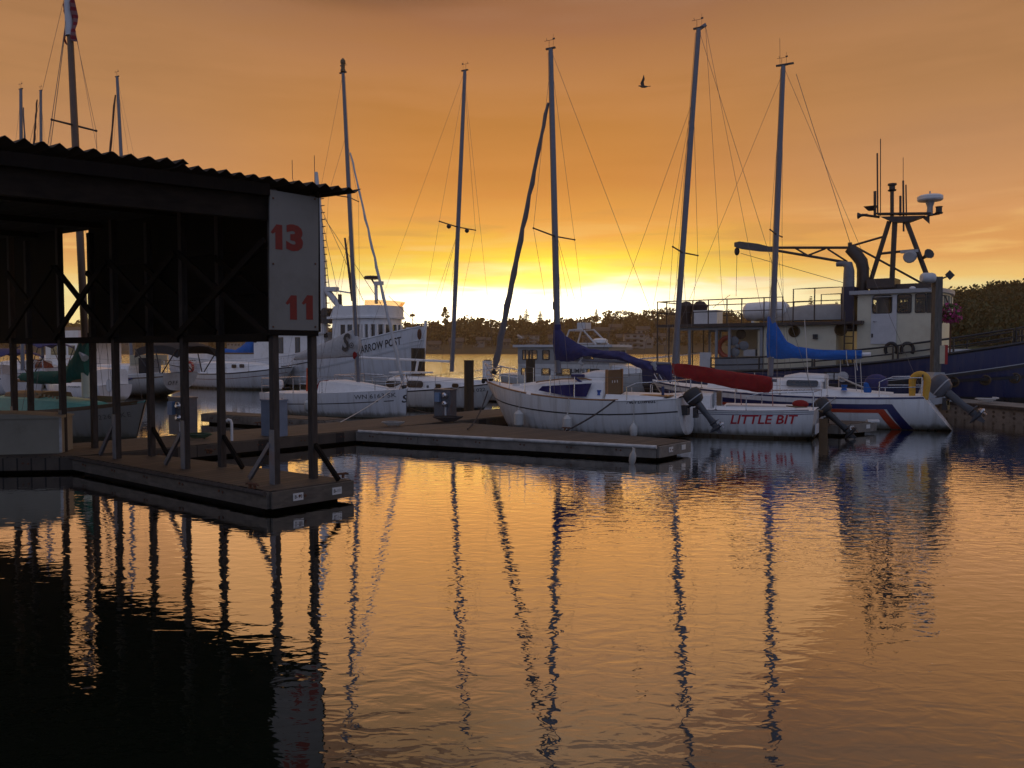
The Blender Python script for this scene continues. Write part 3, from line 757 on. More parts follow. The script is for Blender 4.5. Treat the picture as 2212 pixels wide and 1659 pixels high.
    def furl(s, top, base, r=.06, m=None):
        a, b_ = s.c(*base), s.c(*top); n = 24; pts = []; rs = []
        for i in range(n + 1):
            u = i / n; pts.append(a.lerp(b_, u) + Vector((.012 * math.sin(u * 60), .012 * math.cos(u * 47), 0)))
            rs.append(r * (.35 if u < .04 else (1.0 - .55 * u + .10 * math.sin(u * 55))))
        f = s.add('furled_jib', MB().tube(pts, rs, 10), m or SAILR)
        s.add('furler_drum', MB().lathe([(.03, -.12), (.09, -.1), (.09, -.02), (.04, 0)], a, (b_ - a)), BLKP, f); return f
    def pulpit(s, t0=.86, h=.55, r=.016, m=None, name='pulpit', forward=.12):
        b = MB(); z = lambda t: s.sheer(t)
        up = lambda t, sd, hh: Vector((s.L * t, s.hb(t) * sd * .92, z(t) + hh))
        tip = Vector((s.L + forward, 0, z(1) + h + .06))
        for sd in (1, -1):
            b.tube([up(t0, sd, 0), up(t0, sd, h), Vector((s.L * .96, s.hb(.96) * sd * 1.0 + .05 * sd, z(.96) + h + .03)), tip], r, 6)
            b.tube([up(.965, sd, 0), Vector((s.L * .985, s.hb(.97) * sd, z(.97) + h * .5)), tip], r, 6)
            b.tube([up(t0, sd, h * .5), Vector((s.L * .975, s.hb(.97) * sd, z(.97) + h * .5))], r * .8, 6)
        return s.add(name, b, m or STEEL)
    def pushpit(s, t1=.12, h=.55, r=.016, m=None, mid=True):
        b = MB()
        up = lambda t, sd, hh: Vector((s.L * t + .04, s.hb(t) * sd * .92, s.sheer(t) + hh))
        b.tube([up(t1, 1, 0), up(t1, 1, h - .1), up(t1 * .8, 1, h), up(0, 1, h), up(0, -1, h), up(t1 * .8, -1, h), up(t1, -1, h - .1), up(t1, -1, 0)], r, 6)
        for sd in (1, -1):
            b.tube([up(0, sd, 0), up(0, sd, h)], r, 6)
            if mid: b.tube([up(t1, sd, h * .5), up(0, sd, h * .5)], r * .8, 6)
        return s.add('pushpit', b, m or STEEL)
    def lifelines(s, ts, h=.55, t_end=(.86, .12), lines=(1.0, .52)):
        for t in ts:
            for sd in (1, -1):
                p = Vector((s.L * t, s.hb(t) * sd * .94, s.sheer(t)))
                s.add('stanchion', MB().tube([p, p + Vector((0, 0, h))], [.016, .012], 6).box(p + Vector((0, 0, .02)), (.07, .05, .04)), STEEL)
        tt = sorted([t_end[1]] + list(ts) + [t_end[0]]); b = MB()
        for sd in (1, -1):
            for q in lines:
                b.tube([Vector((s.L * t, s.hb(t) * sd * .94, s.sheer(t) + h * q)) for t in tt], .005, 4)
        s.add('lifeline', b, WIRE)
    def outboard(s, p, tilt, yaw=0., k=1.0, cowl=None, leg=None, steer=0.):
        """outboard motor clamped at p (boat coordinates); tilt in degrees swings the leg up and aft"""
        tilt = abs(tilt)
        cowl = cowl or BLKP; leg = leg or BLKP
        M = Matrix.Translation(p) @ Matrix.Rotation(R(yaw), 4, 'Z') @ Matrix.Rotation(R(tilt), 4, 'Y') @ Matrix.Scale(k, 4)
        def T(mb): mb.v = [tuple(M @ Vector(v)) for v in mb.v]; return mb
        # motor coordinates: x forward, z up, clamp at the origin; head behind and above the clamp
        c = MB(); rings = []
        for z, lx, ly, ox in ((.08, .13, .10, -.17), (.12, .19, .13, -.18), (.24, .23, .15, -.19), (.36, .24, .155, -.20), (.44, .22, .14, -.19), (.49, .15, .10, -.17), (.50, .05, .04, -.16)):
            rings.append([Vector((ox + lx * math.copysign(abs(math.cos(q)) ** .7, math.cos(q)), ly * math.copysign(abs(math.sin(q)) ** .7, math.sin(q)), z)) for q in [2 * math.pi * j / 16 for j in range(16)]])
        o = s.add('outboard_motor', T(c.loft(rings)), cowl)
        s.add('cowl_band', T(MB().loft([[Vector((-.19 + .236 * math.copysign(abs(math.cos(q)) ** .7, math.cos(q)), .157 * math.copysign(abs(math.sin(q)) ** .7, math.sin(q)), z)) for q in [2 * math.pi * j / 16 for j in range(16)]] for z in (.225, .25)])), GREYP, o)
        lg = MB(); rings = []
        for z, lx, ly, ox in ((.09, .10, .075, -.17), (-.1, .085, .06, -.18), (-.35, .07, .04, -.18), (-.52, .09, .035, -.19), (-.53, .14, .11, -.22), (-.545, .14, .11, -.22), (-.56, .08, .03, -.18), (-.70, .07, .03, -.17)):
            rings.append([Vector((ox + lx * math.cos(q), ly * math.sin(q), z)) for q in [2 * math.pi * j / 12 for j in range(12)]])
        lg.loft(rings); lg.lathe([(.01, .2), (.045, .12), (.055, -.02), (.045, -.12)], (-.18, 0, -.68), (1, 0, 0), 10)
        lg.prism([(-.10, -.006, -.70), (-.24, -.006, -.70), (-.22, -.006, -.86), (-.16, -.006, -.86)], (0, .012, 0))
        s.add('leg', T(lg), leg, o)
        pr = MB().lathe([(.04, 0), (.035, -.07), (.008, -.1)], (-.30, 0, -.68), (1, 0, 0), 10)
        for j in range(3):
            a = j * 2 * math.pi / 3 + .4; u = Vector((0, math.cos(a), math.sin(a))); w_ = Vector((0, -math.sin(a), math.cos(a))); c0 = Vector((-.34, 0, -.68))
            pr.prism([c0 + u * .03 - w_ * .02, c0 + u * .08 - w_ * .05, c0 + u * .125 - w_ * .01, c0 + u * .11 + w_ * .04, c0 + u * .03 + w_ * .02], (.012, 0, 0))
        s.add('propeller', T(pr), STEEL if leg is not BLKP else BLKP, o)
        M0 = Matrix.Translation(p) @ Matrix.Rotation(R(yaw), 4, 'Z') @ Matrix.Scale(k, 4)
        br = MB().box((-.03, .09, -.06), (.09, .035, .26)).box((-.03, -.09, -.06), (.09, .035, .26)).tube([(-.06, -.12, .02), (-.06, .12, .02)], .022, 8)
        br.box((-.07, 0, -.14), (.04, .2, .10)); br.v = [tuple(M0 @ Vector(v)) for v in br.v]
        s.add('clamp_bracket', br, BLKP, o)
        s.add('tiller_handle', T(MB().tube([(-.02, .03, .14), (.25, .04, .17), (.42, .04, .19)], [.03, .022, .026], 8)), BLKP, o)
        return o

H = Vector((-.87, .493, 0)).normalized()           # bow-in boats on this row
# ============ sailboat with the dark blue cover (nearest, "Northwest")
st = wz(1478, 946); 
NW = Boat('sailboat', 'white sailboat with dark blue sail cover and black outboard, nearest the middle finger dock', 'sailboat', st, st + H * 6.3, 'sailboats in the front row')
b = NW; L = b.L
NWM = hullmat('northwest_hull', [(-9, (.10, .02, .015)), (.03, (.70, .70, .69))])
b.hull(2.35, (1.11, 1.02, 1.42), NWM, dm=.40, hs=.62, bowrake=.95, m0=.62, m1=1.3, ds=-.10, p=2.4, q=.9, sternrake=-.12, camber=.07)
b.strip('cove_line', .0, .995, lambda t: b.sheer(t) - .42 + .06 * (1 - t) - .05 * t, lambda t: b.sheer(t) - .385 + .06 * (1 - t) - .05 * t, BLKP, rows=1)
b.rail('toe_rail', .24, .66, .022, .026, TEAK, inset=.03); b.rail('toe_rail', .69, .985, .022, .026, TEAK, inset=.02, n=20)
b.rail('gunwale_moulding', 0, .25, .0, .022, WHITE)
sh = b.sheer
DX = b.c(1327, 845).x
b.cabin('cabin_trunk', [(DX + .03, .80, .70, sh(.35) - .02, sh(.35) + .50), (DX + .5, .80, .70, sh(.42) - .02, sh(.42) + .50), (L * .62, .70, .56, sh(.62) - .02, sh(.62) + .36), (L * .73, .5, .36, sh(.73) - .02, sh(.73) + .22), (L * .80, .32, .2, sh(.8), sh(.8) + .10), (L * .85, .15, .1, sh(.85), sh(.85) + .04)], DECKW, r=.10, camber=.07)
b.cabin('companionway_hood', [(DX + .035, .50, .42, sh(.35) + .46, sh(.35) + .74), (DX + .5, .50, .42, sh(.4) + .46, sh(.4) + .74), (DX + .95, .46, .36, sh(.5) + .42, sh(.5) + .62), (DX + 1.15, .40, .3, sh(.55) + .38, sh(.55) + .48)], DECKW, r=.08)
b.add('companionway_door', MB().box((DX, .0, sh(.27) + .40), (.03, 1.05, .82)), DKTEAK)
for yy in (.56, -.56): b.add('door_frame', MB().box((DX, yy, sh(.27) + .40), (.06, .08, .86)), TEAK)
for yy in (-.12, .02, .14): b.add('door_catch', MB().box((DX - .022, yy * 1.4, sh(.27) + .48), (.012, .03, .07)), WHITE)
# long tinted side window
w0 = [b.c(x, y, .78) for x, y in ((1164, 843), (1172, 834), (1278, 828), (1268, 857), (1230, 856))]
b.add('side_window', MB().prism([p + Vector((0, b.side * (.02 - .16 * (p.z - w0[0].z)), 0)) for p in w0], (0, b.side * .02, 0)), mat('purple_glass', (.03, .025, .10), .2, .2, 4))
b.add('coachroof_rail', MB().tube([Vector((L * t, .50, sh(t) + z)) for t, z in ((.40, .52), (.43, .56), (.55, .50), (.66, .36), (.68, .32))], .022, 6), TEAK)
b.cabin('cockpit_coaming', [(.35, .80, .74, sh(.05) - .01, sh(.05) + .06), (L * .16, .86, .78, sh(.16), sh(.16) + .13), (DX - .05, .84, .76, sh(.35), sh(.35) + .16)], DECKW, r=.05, camber=-.10)
b.mast((1189.5, 106), (1206, 806), .075); b.spreaders(.425, 1.35, .06, .02); b.rig(0, .97, True, .45, .50)
b.add('tack_light', MB().box(b.mb.lerp(b.mt, .21) + Vector((.06, 0, 0)), (.10, .09, .22)), BLKP, b.mo)
b.furl((1184, 222), (1068, 800), .105)
cv = b.cover('sail_cover', [(1200, 704, 779), (1206, 706, 780), (1222, 726, 780), (1240, 737, 779), (1255, 746, 771), (1272, 754, 770), (1330, 759, 777), (1348, 761, 779), (1382, 777, 796), (1412, 781, 806)], .15, NAVYC, .065)
b.add('cover_band', MB().tube([b.c(1204, 701), b.c(1204, 712)], .11, 12), NAVYC, cv)
b.boom((1206, 776), (1448, 786), .045); b.cover('cover_end', [(1412, 790, 803), (1432, 784, 812), (1448, 784, 828), (1450, 790, 826)], .08, NAVYC, .03, seed=4)
b.add('cover_flap', MB().tube([b.c(1411, 783), b.c(1418, 800)], [.10, .05], 10), GREYC, cv)
b.add('gooseneck_bundle', MB().tube([b.c(1258, 773), b.c(1252, 784), b.c(1260, 788)], [.04, .07, .05], 8), GREYC)
b.add('blue_line', MB().tube(sag(b.c(1240, 815, .55), b.c(1292, 855, .7), -.02), .035, 8).tube([b.c(1235, 812, .5), b.c(1262, 812, .5)], .05, 8), NAVYC)
b.pulpit(.87, .50, forward=.05); b.pushpit(.20, .46, mid=False)
b.lifelines((.44, .56, .70, .80), .62, (.87, .20), (1.0,))
b.letters('Northwest', 1384, 866, .13, mat('dark_lettering', (.03, .028, .04), .5, .1, 5), .35, .014, name='boat_name', width=.78)
b.outboard(b.c(1500, 886, .25), -38, 4, 1.05, BLKP, mat('motor_leg_grey', (.06, .065, .075), .45, .15, 6))
b.add('motor_bracket', MB().box((-.09, .25, .78), (.20, .26, .26)), BLKP)
b.add('winch', MB().lathe([(.07, 0), (.05, .05), (.065, .12), (.07, .14)], (DX + .15, .72, sh(.24) + .12)), mat('blue_winch_cover', (.03, .08, .3), .8, .2, 10))
b.add('teak_seat', MB().box((L * .10, .45, sh(.1) + .10), (.8, .5, .03)), TEAK)
b.add('cockpit_post', MB().tube([(L * .07, .5, sh(.07)), (L * .07, .5, sh(.07) + .34)], .04, 8), mat('blue_pipe', (.02, .04, .12), .5, .2, 8))
b.add('bow_roller', MB().box((L - .05, 0, sh(1) + .04), (.35, .12, .08)).ball((L + .1, .0, sh(1) - .02), .06), BLACK)
def hang(boat, t, z, label, Lf, r, m=None):
    p = boat.S + boat.h * (boat.L * t) + boat.left * boat.side * (boat.Pz(t, z, 1).y + r + .01); p.z = z
    f = fender(p, label, Lf, r, (0, 0), m, .1)
    top = boat.S + boat.h * (boat.L * t) + boat.left * boat.side * (boat.hb(t) + .02); top.z = boat.sheer(t) + .03
    l = [c for c in f.children if c.name.startswith('line')][0]
    me = MB().tube([Vector((0, 0, Lf)), top - f.location], .012, 6); nm = bpy.data.meshes.new('line'); nm.from_pydata(me.v, [], me.f); nm.materials.append(ROPE); l.data = nm
    return f
FEN = mat('grubby_fender', (.5, .49, .46), .6, .1, 6, dirt=(.25, .22, .16), dirt_amt=.6)
hang(b, .72, .66, 'fat grubby fender nearest the bow of the sailboat with dark blue cover', .52, .14, FEN)
hang(b, .46, .60, 'slanted white fender below the cabin window of the dark-blue-covered sailboat', .50, .13, FEN)
hang(b, .17, .44, 'slim white fender near the stern of the dark-blue-covered sailboat', .40, .10, FEN)
def mooring(a, b_, s_, label, m=ROPE, r=.014, group='mooring lines'):
    a = Vector(a); MB_ = MB().tube([p - a for p in sag(a, b_, s_, 12)], r, 6)
    o = MB_.build('mooring_line', m, None, label=label, cat='rope', group=group); o.location = a; return o
def onb(boat, t, z, out=.03): p = boat.S + boat.h * boat.L * t + boat.left * boat.side * (boat.hb(t) + out); p.z = z; return p
mooring(onb(b, .25, sh(.25) + .02), wz(1224, 930, DZ + .06), .05, 'dark mooring line slanting from the dark-blue-covered sailboat down to a dock cleat', DKROPE, .022)
mooring(onb(b, .97, sh(.97) - .25), wz(1010, 927, DZ + .05), .18, 'dark line drooping from the bow of the dark-blue-covered sailboat to the walkway', DKROPE, .02)

# ============ "Little Bit"
st = wz(1768, 946)
LB = Boat('sailboat', 'white sailboat lettered LITTLE BIT in red, with red sail cover', 'sailboat', st, st + H * 7.0, 'sailboats in the front row')
b = LB; L = b.L
b.hull(2.3, (.80, .72, .95), hullmat('little_bit_hull', [(-9, (.09, .012, .01)), (.07, (.72, .72, .71))]), dm=.40, hs=.66, bowrake=.7, ds=-.02, sternrake=.10, m0=.55)
sh = b.sheer
b.strip('sheer_line', 0, .99, lambda t: sh(t) - .055, lambda t: sh(t) - .02, GREYP, rows=1); b.strip('sheer_line', 0, .99, lambda t: sh(t) - .10, lambda t: sh(t) - .085, mat('navy_paint', (.012, .018, .09), .35, .15, 4), rows=1)
b.rail('toe_rail', .02, .98, .01, .016, ALU, inset=.02)
b.cabin('cabin_trunk', [(L * .40, .70, .60, sh(.4) - .02, sh(.4) + .40), (L * .48, .72, .60, sh(.48) - .02, sh(.48) + .40), (L * .62, .60, .46, sh(.62) - .02, sh(.62) + .28), (L * .76, .3, .2, sh(.76) - .02, sh(.76) + .10)], DECKW, r=.09)
b.add('companionway_door', MB().box((L * .393, 0, sh(.4) + .24), (.03, .66, .46)), DKTEAK)
for yy in (.36, -.36): b.add('door_frame', MB().box((L * .393, yy, sh(.4) + .24), (.05, .06, .48)), GREYP)
b.cabin('cockpit_coaming', [(.5, .80, .72, sh(.05) - .01, sh(.05) + .07), (L * .2, .86, .76, sh(.2), sh(.2) + .10), (L * .38, .82, .70, sh(.4), sh(.4) + .11)], DECKW, r=.04, camber=-.08)
b.add('seat_pad', MB().box((L * .22, .5, sh(.22) + .10), (1.6, .4, .03)), GREYP)
b.mast((1509, 62), (1456, 800), .07); b.spreaders(.352, 1.2, .03, .02, sweep=.1)
b.add('mast_crane', MB().beam(b.mt + Vector((.02, 0, -.03)), b.mt + Vector((-.22, 0, .08)), .05, .09), ALU, b.mo)
b.rig(.80, .80, True, .35, .58)
b.wires([[b.mt + Vector((-.2, 0, .05)), b.c(1560, 640), b.c(1596, 800)], [b.mt + Vector((-.2, 0, .05)), b.c(1668, 790)], [b.mb.lerp(b.mt, .8), b.c(1380, 820)]], .005)
b.cover('sail_cover', [(1454, 784, 806), (1460, 785, 811), (1480, 786, 817), (1520, 793, 826), (1580, 803, 837), (1630, 810, 846), (1660, 813, 849), (1668, 816, 840)], .12, REDC, .06, seed=2, sq=.6)
b.boom((1456, 803), (1678, 822), .045)
b.pushpit(.24, .48, mid=False); b.lifelines((.36, .55, .72), .5, (.86, .24), (1.0,)); b.pulpit(.86, .5)
b.letters('LITTLE BIT', 1646, 906, .235, mat('red_lettering', (.42, .008, .02), .4, .1, 6), .22, .018, name='boat_name', width=1.72)
b.add('transom_grille', MB().box((-.03, .45, .30), (.02, .5, .26)), PALEG)
b.add('rudder', MB().box((-.12, .0, .15), (.22, .04, .75)), DKTEAK)
b.outboard(Vector((-.12, -.30, .48)), -48, -8, 1.05, BLKP, BLKP)
b.add('tiller', MB().tube([(-.1, 0, .72), (.4, .02, .82), (.85, .03, .84)], [.03, .026, .02], 8), DKTEAK)
b.add('red_bag', MB().ball((.5, -.1, sh(.06) + .12), (.22, .16, .12)), REDC)
b.wires([[b.c(1600, 850, 0), b.c(1602, 885, .2)], [b.c(1668, 835), b.c(1670, 892)]], .012, 'mainsheet', mat('pink_rope', (.4, .2, .18), .8, .2, 20))

# ============ striped boat with the bright blue cover
st = wz(1995, 926)
SB = Boat('sailboat', 'white sailboat with navy and red hull stripes and bright blue sail cover', 'sailboat', st, st + H * 8.6, 'sailboats in the front row')
b = SB; L = b.L
b.hull(2.9, (1.02, .98, 1.30), hullmat('striped_hull', [(-9, (.02, .03, .05)), (.03, (.70, .70, .69))]), dm=.45, hs=.62, bowrake=.9, sternrake=-.75, ds=-.02, m0=.6)
sh = b.sheer
NAVYP = MATS['navy_paint']; REDS = mat('red_stripe', (.42, .05, .02), .4, .12, 5)
b.strip('navy_stripe', .115, .985, lambda t: sh(t) - .36 + .0 * t, lambda t: sh(t) - .21, NAVYP); b.strip('red_stripe', .14, .985, lambda t: sh(t) - .47, lambda t: sh(t) - .365, REDS)
def diag(name, ta, w, z0, z1, m, kx=.12):
    for side in (1, -1):
        bb = MB(); g = []
        for i in range(13):
            z = z0 + (z1 - z0) * i / 12; k = (z0 - z) / (z0 - z1)
            g.append([b.Pz(max(.004, ta - kx * k + w * j / 4), z, side, .006) for j in range(5)])
        bb.loft(g, cap=False, closed=False); b.add(name, bb, m)
diag('navy_stripe', .10, .026, sh(.1) - .21, .02, NAVYP, .03); diag('red_stripe', .127, .024, sh(.12) - .365, .02, REDS, .03)
b.strip('rub_strake', 0.0, .99, lambda t: sh(t) - .06, lambda t: sh(t) - .01, NAVYP, rows=1)
b.cabin('cabin_trunk', [(L * .33, .92, .80, sh(.33) - .02, sh(.33) + .46), (L * .42, .95, .82, sh(.42) - .02, sh(.42) + .46), (L * .60, .84, .66, sh(.6) - .02, sh(.6) + .36), (L * .76, .5, .34, sh(.76) - .02, sh(.76) + .16)], DECKW, r=.10)
b.cabin('cabin_hood', [(L * .325, .60, .52, sh(.33) + .42, sh(.33) + .60), (L * .42, .62, .52, sh(.42) + .42, sh(.42) + .62), (L * .47, .56, .44, sh(.47) + .40, sh(.47) + .52)], DECKW, r=.08)
b.port(1733, 828, .95, .20, .90, GLASS, None, .35, 'side_window', lean=.2); 
b.add('companionway_door', MB().box((L * .325, 0, sh(.33) + .25), (.03, .55, .5)), GREYP)
b.cabin('cockpit_coaming', [(.9, .95, .88, sh(.1) - .01, sh(.1) + .06), (L * .2, 1.0, .90, sh(.2), sh(.2) + .12), (L * .33, .98, .86, sh(.33), sh(.33) + .22)], DECKW, r=.05, camber=-.08)
b.mast((1692, 142), (1664, 812), .075); b.spreaders(.462, .95, .03, .02)
b.rig(.98, .97, True, .46, .50)
b.add('masthead_platform', MB().box(b.mt + Vector((-.05, 0, .03)), (.55, .07, .05)).tube([b.mt + Vector((.1, 0, 0)), b.mt + Vector((.12, 0, .9))], .006, 5), BLKP, b.mo)
b.cover('sail_cover', [(1658, 684, 773), (1664, 682, 774), (1672, 692, 775), (1686, 716, 775), (1700, 737, 775), (1720, 749, 774), (1760, 755, 776), (1820, 757, 777), (1862, 757, 774)], .16, BLUEC, .055, seed=3)
b.boom((1664, 770), (1881, 765), .06, WHITE); cvb = b.add('cover_tie', MB().tube([b.c(1828, 757, .17), b.c(1829, 775, .17), b.c(1832, 790, .1)], .014, 6).tube([b.c(1848, 757, .17), b.c(1849, 776, .17), b.c(1852, 800, .1)], .014, 6), ROPE)
b.wires([[b.c(1846, 775), b.c(1850, 845)], [b.c(1858, 773), b.c(1862, 848)], [b.c(1738, 690, .3), b.c(1748, 860, .9)], [b.c(1815, 777), b.c(1816, 806)]], .012, 'mainsheet', ROPE)
b.pulpit(.88, .55); b.pushpit(.13, .55); b.lifelines((.30, .46, .62, .76), .55, (.88, .13))
b.letters('Halman', 1790, 817, .0001, GREYP, name='maker_mark') if False else None
b.outboard(b.c(2040, 866, -.6), 50, -14, 1.4, mat('motor_dark_grey', (.075, .08, .095), .4, .15, 6), MATS['motor_leg_grey'])
b.add('motor_bracket', MB().beam(b.c(2040, 864, -.6), (.05, -.60, .75), .12, .2), GREYP)
b.add('transom_rudder_fitting', MB().tube([(-.02, 0, .80), (-.42, 0, .15)], .03, 6), GREYP)
b.add('stern_grill_cover', MB().ball(b.c(1893, 826, .2), (.34, .28, .26)), NAVYC)
b.add('blue_jug', MB().lathe([(.1, 0), (.12, .05), (.12, .28), (.05, .34)], b.c(1874, 848, .3)), BLUEC)
b.add('winch', MB().lathe([(.10, 0), (.07, .06), (.09, .15), (.1, .17)], Vector((L * .25, .92, sh(.25) + .18))), BLUEC)
# horseshoe buoy on the stern rail
hp = b.S + b.h * .12 + b.left * b.side * .62; hp.z = b.sheer(0) + .02
hb = MB(); pts = [Vector((0, math.cos(a) * .21 * 1.0, .42 + math.sin(a) * .21)) for a in [math.pi * k / 12 for k in range(13)]]
pts = [Vector((0, .21, -.12))] + pts + [Vector((0, -.21, -.12))]; pts[0].y -= .03; pts[-1].y += .03
hb.tube(pts, [.085] + [.10] * (len(pts) - 2) + [.085], 12)
ho = thing('horseshoe_buoy', 'yellow horseshoe lifebuoy hanging on the stern of the striped sailboat', 'lifebuoy', hp, b.rz)
hb.build('body', YELLOW, ho); MB().box((-.02, .1, .58), (.24, .05, .07)).box((-.06, .05, -.1), (.05, .1, .06)).build('strap', BLACK, ho)
ho.rotation_euler = (0, R(-8), b.rz + R(75))
mooring(onb(b, .27, sh(.27)), Vector((8.2, 22.2, DZ + .05)), .06, 'grey mooring line slanting down across the stripes of the hull with the yellow buoy', mat('grey_rope', (.2, .19, .18), .9, .2, 30), .016)
# ------------------------------------------------------------------ second row and behind
NH = -H                                            # boats lying the other way round, bow to the right
def wbox(b, name, x0, x1, y0, y1, z0, z1, m, parent=None, **k):
    return b.add(name, MB().box(((x0 + x1) / 2, (y0 + y1) / 2, (z0 + z1) / 2), (abs(x1 - x0), abs(y1 - y0), abs(z1 - z0))), m, parent, **k)
PANE = bpy.data.materials.new('window_pane'); PANE.use_nodes = True
def _pane():
    t = PANE.node_tree; t.nodes.clear()
    tr = N(t, 'ShaderNodeBsdfTransparent'); tr.inputs[0].default_value = (.62, .60, .56, 1); gl = N(t, 'ShaderNodeBsdfGlossy'); gl.inputs['Roughness'].default_value = .03
    fr = N(t, 'ShaderNodeFresnel'); fr.inputs[0].default_value = 1.5; mx = N(t, 'ShaderNodeMixShader'); t.links.new(fr.outputs[0], mx.inputs[0]); t.links.new(tr.outputs[0], mx.inputs[1]); t.links.new(gl.outputs[0], mx.inputs[2])
    o = N(t, 'ShaderNodeOutputMaterial'); t.links.new(mx.outputs[0], o.inputs[0])
_pane()
def glazed(b, name, x0, x1, half, z0, z1, wins, m, th=.05, frame=BLKP, ends=True, endwins=True, parent=None):
    """house with real window openings in both sides (wins: (xa, xb, za, zb)), panes set in, open inside"""
    w = MB()
    for sd in (1, -1):
        y = sd * half; xs = sorted(wins)
        zb_ = min(q[2] for q in wins); zt_ = max(q[3] for q in wins)
        w.box(((x0 + x1) / 2, y, (z0 + zb_) / 2), (x1 - x0, th, zb_ - z0)); w.box(((x0 + x1) / 2, y, (zt_ + z1) / 2), (x1 - x0, th, z1 - zt_))
        e = x0
        for xa, xb, za, zb in xs + [(x1, x1, zb_, zb_)]:
            if xa > e: w.box(((e + xa) / 2, y, (zb_ + zt_) / 2), (xa - e, th - .002, zt_ - zb_ + .002))
            e = xb
    if ends:
        for x in (x0, x1):
            zb_ = min(q[2] for q in wins); zt_ = max(q[3] for q in wins); wd = half * 2 - th
            w.box((x + (th / 2 if x == x0 else -th / 2), 0, (z0 + zb_) / 2), (th, wd, zb_ - z0)); w.box((x + (th / 2 if x == x0 else -th / 2), 0, (z1 + zt_) / 2), (th, wd, z1 - zt_))
            for yy in (-half + .1, -half / 3, half / 3, half - .1): w.box((x + (th / 2 if x == x0 else -th / 2), yy, (zb_ + zt_) / 2), (th - .002, .14, zt_ - zb_ + .002))
    o = b.add(name, w, m, parent, smooth=0)
    for xa, xb, za, zb in wins:
        for sd in (1, -1):
            y = sd * half
            pts = []
            W_, H_ = xb - xa, zb - za; rad = min(W_, H_) * .16; cx_, cz_ = (xa + xb) / 2, (za + zb) / 2
            for qx, qz, a0 in ((1, 1, 0), (-1, 1, 90), (-1, -1, 180), (1, -1, 270)):
                for k in range(4): a = R(a0 + 30 * k); pts.append((cx_ + qx * (W_ / 2 - rad) + math.cos(a) * rad, cz_ + qz * (H_ / 2 - rad) + math.sin(a) * rad))
            n = len(pts); fr = MB(); d = sd * (th / 2 + .004)
            outr = [(cx_ + (px - cx_) * (1 + .07 / W_), cz_ + (pz - cz_) * (1 + .07 / H_)) for px, pz in pts]
            fr.add([Vector((p[0], y + d, p[1])) for p in outr] + [Vector((p[0], y + d, p[1])) for p in pts] + [Vector((p[0], y + d + sd * .02, p[1])) for p in outr] + [Vector((p[0], y + d + sd * .02, p[1])) for p in pts],
                   [(k, (k + 1) % n, n + (k + 1) % n, n + k) for k in range(n)] + [(2 * n + k, 2 * n + (k + 1) % n, 3 * n + (k + 1) % n, 3 * n + k) for k in range(n)] +
                   [(k, (k + 1) % n, 2 * n + (k + 1) % n, 2 * n + k) for k in range(n)] + [(n + k, n + (k + 1) % n, 3 * n + (k + 1) % n, 3 * n + k) for k in range(n)])
            f = b.add('window', fr, frame, parent or b.root)
            if parent is None: b.add('pane', MB().add([Vector((p[0], y, p[1])) for p in pts], [tuple(range(n))]), PANE, f, smooth=0)
    return o

# ============ small white sailboat WN 6163 SK
bw = wz(880, 904)
WN = Boat('sailboat', 'small white sailboat marked WN 6163 SK, with pale grey sail cover', 'sailboat', bw + H * 6.05, bw, 'sailboats in the second row')
b = WN; L = b.L
b.hull(2.5, (.78, .82, 1.02), hullmat('sk_hull', [(-9, (.02, .02, .022)), (.03, (.72, .72, .73))]), dm=.35, hs=.86, tm=.35, bowrake=.06, ds=.0, db=.1, m0=.5, m1=.9, p=2.0, q=.85)
sh = b.sheer
b.strip('hull_line', .02, .86, lambda t: sh(t) - .38, lambda t: sh(t) - .35, BLKP, rows=1); b.strip('hull_line', .89, .94, lambda t: sh(t) - .38, lambda t: sh(t) - .35, BLKP, rows=1)
b.rail('toe_rail', .0, .98, .01, .014, WHITE, inset=.02)
b.cabin('cabin_trunk', [(L * .40, .62, .50, sh(.4) - .02, sh(.4) + .42), (L * .52, .62, .50, sh(.5) - .02, sh(.5) + .42), (L * .70, .48, .36, sh(.7) - .02, sh(.7) + .26), (L * .86, .26, .18, sh(.86) - .02, sh(.86) + .07)], DECKW, r=.12, camber=.05)
b.add('companionway_cover', MB().loft([[Vector((x, -.35, sh(.4) + z0)), Vector((x, -.33, sh(.4) + z1)), Vector((x, .33, sh(.4) + z1)), Vector((x, .35, sh(.4) + z0))] for x, z0, z1 in ((L * .36, .05, .28), (L * .38, .02, .42), (L * .44, .3, .47))]), REDC)
b.mast((741, 158), (774, 826), .07); b.spreaders(.60, .8, .0, sweep=.25)
b.add('masthead_lantern', MB().lathe([(.05, 0), (.09, .03), (.09, .1), (.07, .12), (.07, .3), (.09, .32), (.09, .42), (.03, .5)], b.mt + Vector((0, 0, .02))), DKTEAK, b.mo)
b.rig(.0, .80, True, .5, .50)
b.furl((757, 330), (872, 832), .065, WHITEC)
cv = b.cover('sail_cover', [(640, 764, 777), (668, 752, 777), (700, 741, 775), (730, 727, 773), (752, 716, 771), (762, 712, 770), (772, 722, 766), (777, 736, 754)], .13, GREYC, .025, seed=6)
b.boom((636, 776), (776, 768), .04)
def emblem(px, py, mb2, m, name, out=.17):
    c = b.c(px, py, out); mb2.v = [tuple(Vector((c.x - b.side * v[0], c.y, c.z + v[1]))) for v in mb2.v]; b.add(name, mb2, m, cv, smooth=0)
vs, fs = text2d('S', .60, .25, .035); emblem(745, 757, MB().add([Vector((v.x * .8, v.y, 0)) for v in vs], fs), BLKP, 'sail_emblem')
